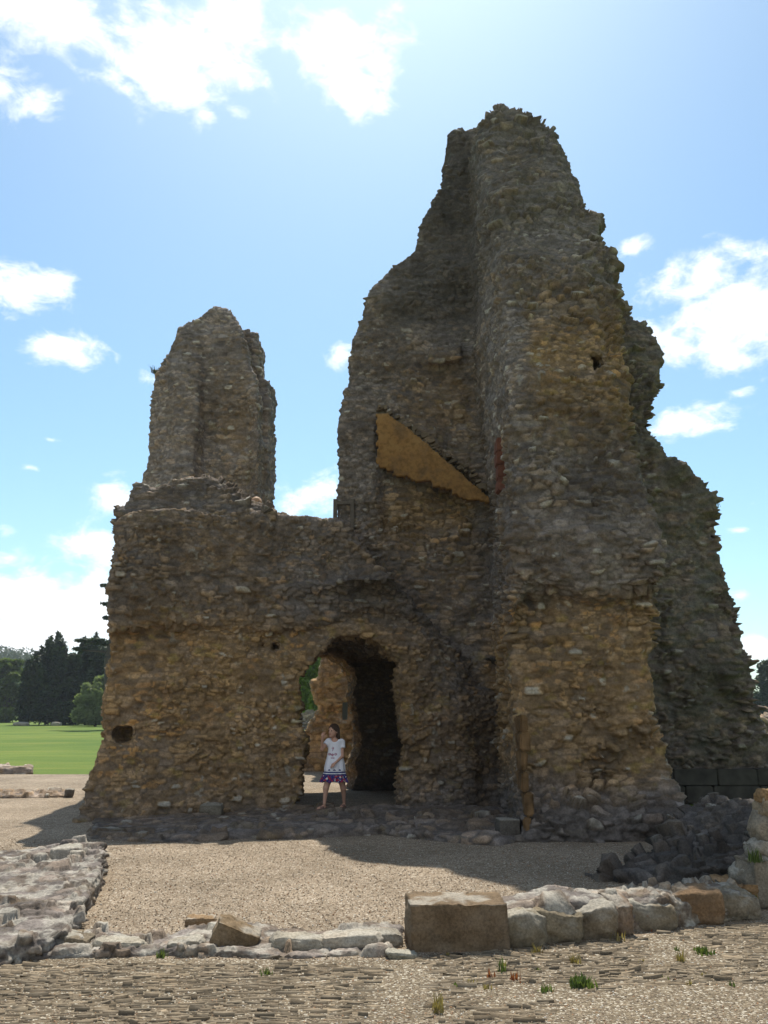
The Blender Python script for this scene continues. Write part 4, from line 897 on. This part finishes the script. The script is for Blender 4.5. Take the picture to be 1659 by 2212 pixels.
tuft('wall_weed', 1545, 1096, 36, .13, .07, M_YEW, 'green weed on the lower shoulder of the right wing wall', 319, Y=14.7, lean=.8, wid=.003)

for k in range(14):
    tuft('sprig', rng.uniform(930, 1600), rng.uniform(2050, 2170), 10, rng.uniform(.02, .04), .02, [M_DRY, M_WEED][k % 3 == 0], 'tiny ' + ('green' if k % 3 == 0 else 'straw-coloured') + ' sprig growing between the stones of the right paving', 400 + k)
    bpy.context.scene.collection.objects[-1]['group'] = 'tiny sprigs in the right paving'
# ------------------------------------------------------------------ people
M_SKIN = simple('skin', (.50, .29, .21), .55, .06, 30, .1, .001)
M_HAIRD = simple('brown_hair', (.05, .03, .02), .6, .3, 60, .4, .003)
M_HAIRL = simple('fair_hair', (.42, .26, .15), .6, .25, 60, .4, .003)
M_SHOE = simple('sandal', (.20, .12, .10), .8, .1)
M_LIP = simple('lips', (.35, .10, .08), .5, .05); M_EYE = simple('eye_dark', (.02, .015, .012), .4, .05)
M_TEE, t, b = newmat('white_tee')
tcn = t.nodes.new('ShaderNodeTexCoord'); sp = t.nodes.new('ShaderNodeSeparateXYZ'); t.links.new(tcn.outputs['Object'], sp.inputs[0])
def blob(cx, cz, rx, rz):
    u = mth(t, 'DIVIDE', mth(t, 'SUBTRACT', sp.outputs[0], cx), rx); v = mth(t, 'DIVIDE', mth(t, 'SUBTRACT', sp.outputs[2], cz), rz)
    return mth(t, 'LESS_THAN', mth(t, 'ADD', mth(t, 'MULTIPLY', u, u), mth(t, 'MULTIPLY', v, v)), 1.0)
bits = [blob(-.028, .86, .018, .020), blob(-.030, .835, .007, .03), blob(-.075, .775, .026, .018), blob(-.03, .765, .022, .022), blob(.012, .775, .024, .018), blob(-.03, .722, .034, .009)]
mk = bits[0]
for q in bits[1:]: mk = mth(t, 'MAXIMUM', mk, q)
frontm = mth(t, 'LESS_THAN', sp.outputs[1], 0.0); nz_n = noise(t, 60, 3)
mk = mth(t, 'MULTIPLY', mth(t, 'MULTIPLY', mk, frontm), mth(t, 'GREATER_THAN', nz_n, .42))
t.links.new(mixrgb(t, mk, (.74, .74, .80), (.36, .20, .26)), b.inputs['Base Color'])
M_SKIRT, t, b = newmat('star_skirt')
tcn = t.nodes.new('ShaderNodeTexCoord'); sp = t.nodes.new('ShaderNodeSeparateXYZ'); t.links.new(tcn.outputs['Object'], sp.inputs[0])
v = t.nodes.new('ShaderNodeTexVoronoi'); v.inputs['Scale'].default_value = 52; t.links.new(tcn.outputs['Object'], v.inputs['Vector'])
s_ = t.nodes.new('ShaderNodeSeparateColor'); t.links.new(v.outputs['Color'], s_.inputs[0])
cc = t.nodes.new('ShaderNodeValToRGB'); cc.color_ramp.interpolation = 'CONSTANT'
for i, (p_, c_) in enumerate([(0, (.03, .03, .14)), (.42, (.34, .03, .05)), (.70, (.60, .58, .52)), (.80, (.05, .05, .2))]):
    e_ = cc.color_ramp.elements[i] if i < 2 else cc.color_ramp.elements.new(p_)
    e_.position = p_; e_.color = (*c_, 1)
t.links.new(s_.outputs[0], cc.inputs[0])
band = mth(t, 'GREATER_THAN', mth(t, 'SINE', mth(t, 'MULTIPLY', sp.outputs[2], 190)), 0.2); upb = mth(t, 'GREATER_THAN', sp.outputs[2], .478)
t.links.new(mixrgb(t, upb, cc.outputs[0], mixrgb(t, band, (.03, .03, .14), (.65, .65, .68))), b.inputs['Base Color'])

def cone_sd(P, a, b_, ra, rb):
    a = np.array(a, float); b_ = np.array(b_, float); ab = b_ - a; t_ = np.clip(((P - a) @ ab) / (ab @ ab + 1e-12), 0, 1)
    return np.linalg.norm(P - a - t_[..., None] * ab, axis=-1) - (ra + (rb - ra) * t_)
def ell_sd(P, c, r):
    q = (P - np.array(c)) / np.array(r); k = np.linalg.norm(q, axis=-1); return (k - 1) * min(r)
def sd_mesh(name, fn, lo, hi, h, mat, parent, clip=None):
    G = Grid(lo, hi, h); P = np.stack(np.meshgrid(G.x, G.y, G.z, indexing='ij'), -1).astype(np.float32)
    V, F = G.mesh(fn(P)); V = V + 0
    me_o = np_mesh(name, V, F, mat); me_o.parent = parent; return me_o
def hand_parts(wrist, palm, fdir, side, s=1.0):
    """palm capsule, four curled fingers of unequal length, thumb from the side of the palm"""
    w = np.array(wrist); p = np.array(palm); f = np.array(fdir, float); f /= np.linalg.norm(f); a = p - w; a = a / np.linalg.norm(a)
    sd_ = np.array(side, float); sd_ -= a * (sd_ @ a); sd_ /= np.linalg.norm(sd_)
    parts = [(w, p, .017 * s, .024 * s, 1)]
    for k, ln in enumerate((.042, .050, .046, .036)):
        r0 = p + sd_ * (.018 - .012 * k) * s + a * .012 * s; m = r0 + (a * .6 + f * .5) * ln * .55 * s; e = m + (f * .9 - a * .25) * ln * .5 * s
        parts += [(r0 - a * .014, m, .0078 * s, .007 * s, 0), (m, e, .007 * s, .006 * s, 0)]
    th0 = w + a * .018 + sd_ * .016; th1 = th0 + (sd_ * .8 + a * .5 + f * .3) * .026 * s; th2 = th1 + (a * .7 + f * .7) * .022 * s
    parts += [(th0, th1, .010 * s, .0085 * s, 0), (th1, th2, .0085 * s, .007 * s, 0)]
    return parts
def girl(loc, label, hair_mat, h=.006):
    g = empty('person', loc); tag(g, label, 'person')
    yaw = radians(-38)                     # head turned to the viewer's left
    hc = np.array([-.030, -.02, 1.105])
    Rm = np.array([[cos(yaw), -sin(yaw), 0], [sin(yaw), cos(yaw), 0], [0, 0, 1]])
    def hl(x, y, z): return hc + Rm @ np.array([x, y, z])
    shL, shR = (-.105, 0, .955), (.105, .01, .945)
    elL, wrL = (-.190, -.05, .845), (-.180, -.13, 1.000); elR, wrR = (.110, -.03, .745), (.015, -.135, .655)
    handL = hand_parts(wrL, np.array(wrL) + [.004, -.006, .045], (.5, -.3, .5), (1, 0, 0)); handR = hand_parts(wrR, np.array(wrR) + [-.035, -.012, -.028], (-.3, .2, -.7), (.3, -.8, -.2))
    limbs = [(shL, elL, .030, .024), (elL, wrL, .023, .016), (shR, elR, .030, .024), (elR, wrR, .023, .016),
             ((-.055, 0, .54), (-.120, -.07, .30), .062, .041), ((-.120, -.07, .30), (-.140, -.09, .085), .041, .022), ((-.140, -.065, .045), (-.225, -.14, .025), .026, .018),
             ((.060, 0, .54), (.125, .06, .29), .062, .041), ((.125, .06, .29), (.135, .15, .085), .041, .022), ((.135, .165, .045), (.095, .07, .022), .026, .018)]
    def body(P):
        d = ell_sd(P, (0, 0, .86), (.098, .068, .13))
        d = smin(d, ell_sd(P, (0, 0, .70), (.085, .065, .12)), .06); d = smin(d, ell_sd(P, (0, 0, .57), (.105, .080, .09)), .05)
        d = smin(d, cone_sd(P, (-.075, 0, .955), (.075, 0, .95), .036, .036), .03)
        for (a, b_, ra, rb) in limbs: d = smin(d, cone_sd(P, a, b_, ra, rb), .02)
        nk = cone_sd(P, (0, 0, .95), hl(0, .01, -.055), .032, .029); d = smin(d, nk, .02)
        hd = ell_sd((P - hc) @ Rm, (0, .012, .022), (.066, .078, .078)); hd = smin(hd, ell_sd((P - hc) @ Rm, (0, -.018, -.035), (.047, .052, .060)), .035)
        hd = smin(hd, cone_sd((P - hc) @ Rm, (0, -.070, .0), (0, -.082, -.022), .006, .010), .012)      # nose
        hd = smin(hd, ell_sd((P - hc) @ Rm, (0, -.060, -.075), (.018, .014, .014)), .02)                   # chin
        for sx in (-1, 1):
            hd = smin(hd, ell_sd((P - hc) @ Rm, (sx * .066, .012, -.012), (.009, .017, .024)), .006)        # ears
            hd = smax(hd, -(ell_sd((P - hc) @ Rm, (sx * .027, -.078, .004), (.014, .012, .010))), .01)       # eye sockets
        d = smin(d, hd, .015)
        for (a, b_, ra, rb, pl_) in handL + handR: d = smin(d, cone_sd(P, a, b_, ra, rb), .008 if pl_ else .003)
        return d
    sd_mesh('body', body, (-.31, -.24, -.02), (.26, .26, 1.24), h, M_SKIN, g)
    def tee(P):
        z = P[..., 2]
        w = .105 + .05 * sstep(.85, .54, z); dd = .075 + .035 * sstep(.85, .54, z)
        q = np.sqrt((P[..., 0] / w) ** 2 + (P[..., 1] / dd) ** 2); ang_ = np.arctan2(P[..., 1], P[..., 0])
        d = (q - 1) * dd * (1 + .0) - .006 * np.sin(ang_ * 9) * sstep(.8, .54, z)
        d = smax(d, z - .985, .03); d = np.maximum(d, .535 - z)
        d = smin(d, cone_sd(P, (-.070, 0, .957), (.070, 0, .95), .045, .045), .03)
        for a, b_ in ((shL, elL), (shR, elR)):
            a = np.array(a); b2 = a + (np.array(b_) - a) * .42; s = cone_sd(P, a, b2, .043, .046); ax = (b2 - a) / np.linalg.norm(b2 - a)
            d = smin(d, np.maximum(s, (P - b2) @ ax), .02)
        d = smax(d, -ell_sd(P, (-.005, -.045, 1.0), (.056, .07, .055)), .01)
        return d
    sd_mesh('shirt', tee, (-.22, -.17, .50), (.22, .16, 1.03), h, M_TEE, g)
    def skirt(P):
        z = P[..., 2]; tt_ = np.clip((.56 - z) / .18, 0, 1); ang_ = np.arctan2(P[..., 1], P[..., 0])
        w = .135 + .06 * tt_; dd = .10 + .055 * tt_; q = np.sqrt((P[..., 0] / w) ** 2 + (P[..., 1] / dd) ** 2)
        d = (q - 1) * dd + (.014 * np.sin(ang_ * 11 + 1) + .006 * np.sin(ang_ * 23)) * tt_
        d = np.abs(d) - .007; return np.maximum(np.maximum(d, z - .565), (.385 + .012 * np.sin(ang_ * 7)) - z)
    sd_mesh('skirt', skirt, (-.24, -.20, .35), (.24, .20, .60), h * .85, M_SKIRT, g)
    def hair(P):
        Q = (P - hc) @ Rm
        d = ell_sd(Q, (0, .020, .030), (.076, .086, .080)); face = ell_sd(Q, (0, -.075, -.022), (.050, .060, .072)); d = smax(d, -face, .012)
        lock = smin(cone_sd(Q, (.058, .03, .02), (.070, .055, -.13), .034, .022), cone_sd(Q, (-.052, .045, .01), (-.030, .07, -.13), .034, .020), .03)
        lock = smin(lock, cone_sd(Q, (0, .07, .02), (.03, .085, -.16), .045, .022), .03); lock = smax(lock, -face, .01)
        return smin(d, lock, .02) + .003 * np.sin(Q[..., 0] * 260 + Q[..., 1] * 180)
    sd_mesh('hair', hair, (-.22, -.16, .88), (.20, .18, 1.26), h * .8, hair_mat, g)
    for sx in (-1, 1):
        bm = bmesh.new(); p = hl(sx * .027, -.066, .004); bmesh.ops.create_uvsphere(bm, u_segments=10, v_segments=8, radius=.0085, matrix=Matrix.Translation(p))
        me = bpy.data.meshes.new('eye'); bm.to_mesh(me); bm.free(); e_ = link_mesh('eye', me, M_EYE); e_.parent = g
    bm = bmesh.new(); p = hl(0, -.066, -.046); bmesh.ops.create_uvsphere(bm, u_segments=12, v_segments=8, radius=1, matrix=Matrix.Translation(p) @ Matrix.Rotation(yaw, 4, 'Z') @ Matrix.Diagonal((.017, .008, .005, 1)))
    me = bpy.data.meshes.new('mouth'); bm.to_mesh(me); bm.free(); e_ = link_mesh('mouth', me, M_LIP); e_.parent = g
    for (hx_, tx_) in (((-.135, -.06, .012), (-.232, -.146, .010)), ((.138, .17, .012), (.090, .062, .010))):
        def shoe(P, a=hx_, b_=tx_):
            d = cone_sd(P, a, b_, .034, .028); d = np.maximum(d, P[..., 2] - .022); d = np.maximum(d, .002 - P[..., 2])
            m_ = (np.array(a) + np.array(b_)) / 2; st = np.abs(cone_sd(P, m_ + [0, 0, .01], m_ + [0.003, 0, .02], .034, .034)) - .003
            return np.minimum(d, np.maximum(st, P[..., 2] - .055))
        sd_mesh('sandal', shoe, (-.29, -.21, -.01), (.20, .24, .09), .005, M_SHOE, g)
    return g
ZF = .10
gx_, gy_ = gp(722, 1748, ZF)
girl((gx_, gy_, ZF), 'girl walking left in the doorway, white T-shirt and red and blue star skirt', M_HAIRD)
pt = at(551, 1079, 14.6)
vis = girl((pt[0] + .05, 14.6, 3.83), 'fair-haired person whose head top just shows above the wall head beside the rear tower', M_HAIRL, .010)
sc_ = (pt[2] - 3.78) / 1.215; vis.scale = (sc_, sc_, sc_)
# handrail post at the right end of the parapet
pr = at(724, 1108, 14.2); bm = bmesh.new()
for (dx, dz, w, h_) in ((0, -.35, .07, 1.0), (.14, .08, .35, .06), (.30, -.35, .07, 1.0)):
    bmesh.ops.create_cube(bm, size=1, matrix=Matrix.Translation((pr[0] + dx, 14.2 + .0 * dx, pr[2] + .10 + dz)) @ Matrix.Diagonal((w, .05 + .006 * dx, h_, 1)))
bmesh.ops.bevel(bm, geom=list(bm.edges), offset=.006, segments=1, affect='EDGES')
o = bm_obj('handrail', bm, simple('weathered_wood', (.12, .10, .08), .9, .2)); tag(o, 'dark handrail end showing above the wall head beside the tall tower', 'handrail')

# ------------------------------------------------------------------ air
bm = bmesh.new(); bmesh.ops.create_cube(bm, size=1, matrix=Matrix.Translation((0, 270, 24)) @ Matrix.Diagonal((700, 620, 52, 1)))
mh = bpy.data.materials.new('haze'); mh.use_nodes = True; th = mh.node_tree; th.nodes.remove(th.nodes['Principled BSDF'])
pv = th.nodes.new('ShaderNodeVolumePrincipled'); pv.inputs['Color'].default_value = (.80, .88, 1, 1); pv.inputs['Density'].default_value = .00035; pv.inputs['Anisotropy'].default_value = .3
th.links.new(pv.outputs[0], th.nodes['Material Output'].inputs['Volume'])
tag(bm_obj('haze', bm, mh), 'thin summer haze over the grounds', 'haze', kind='stuff')
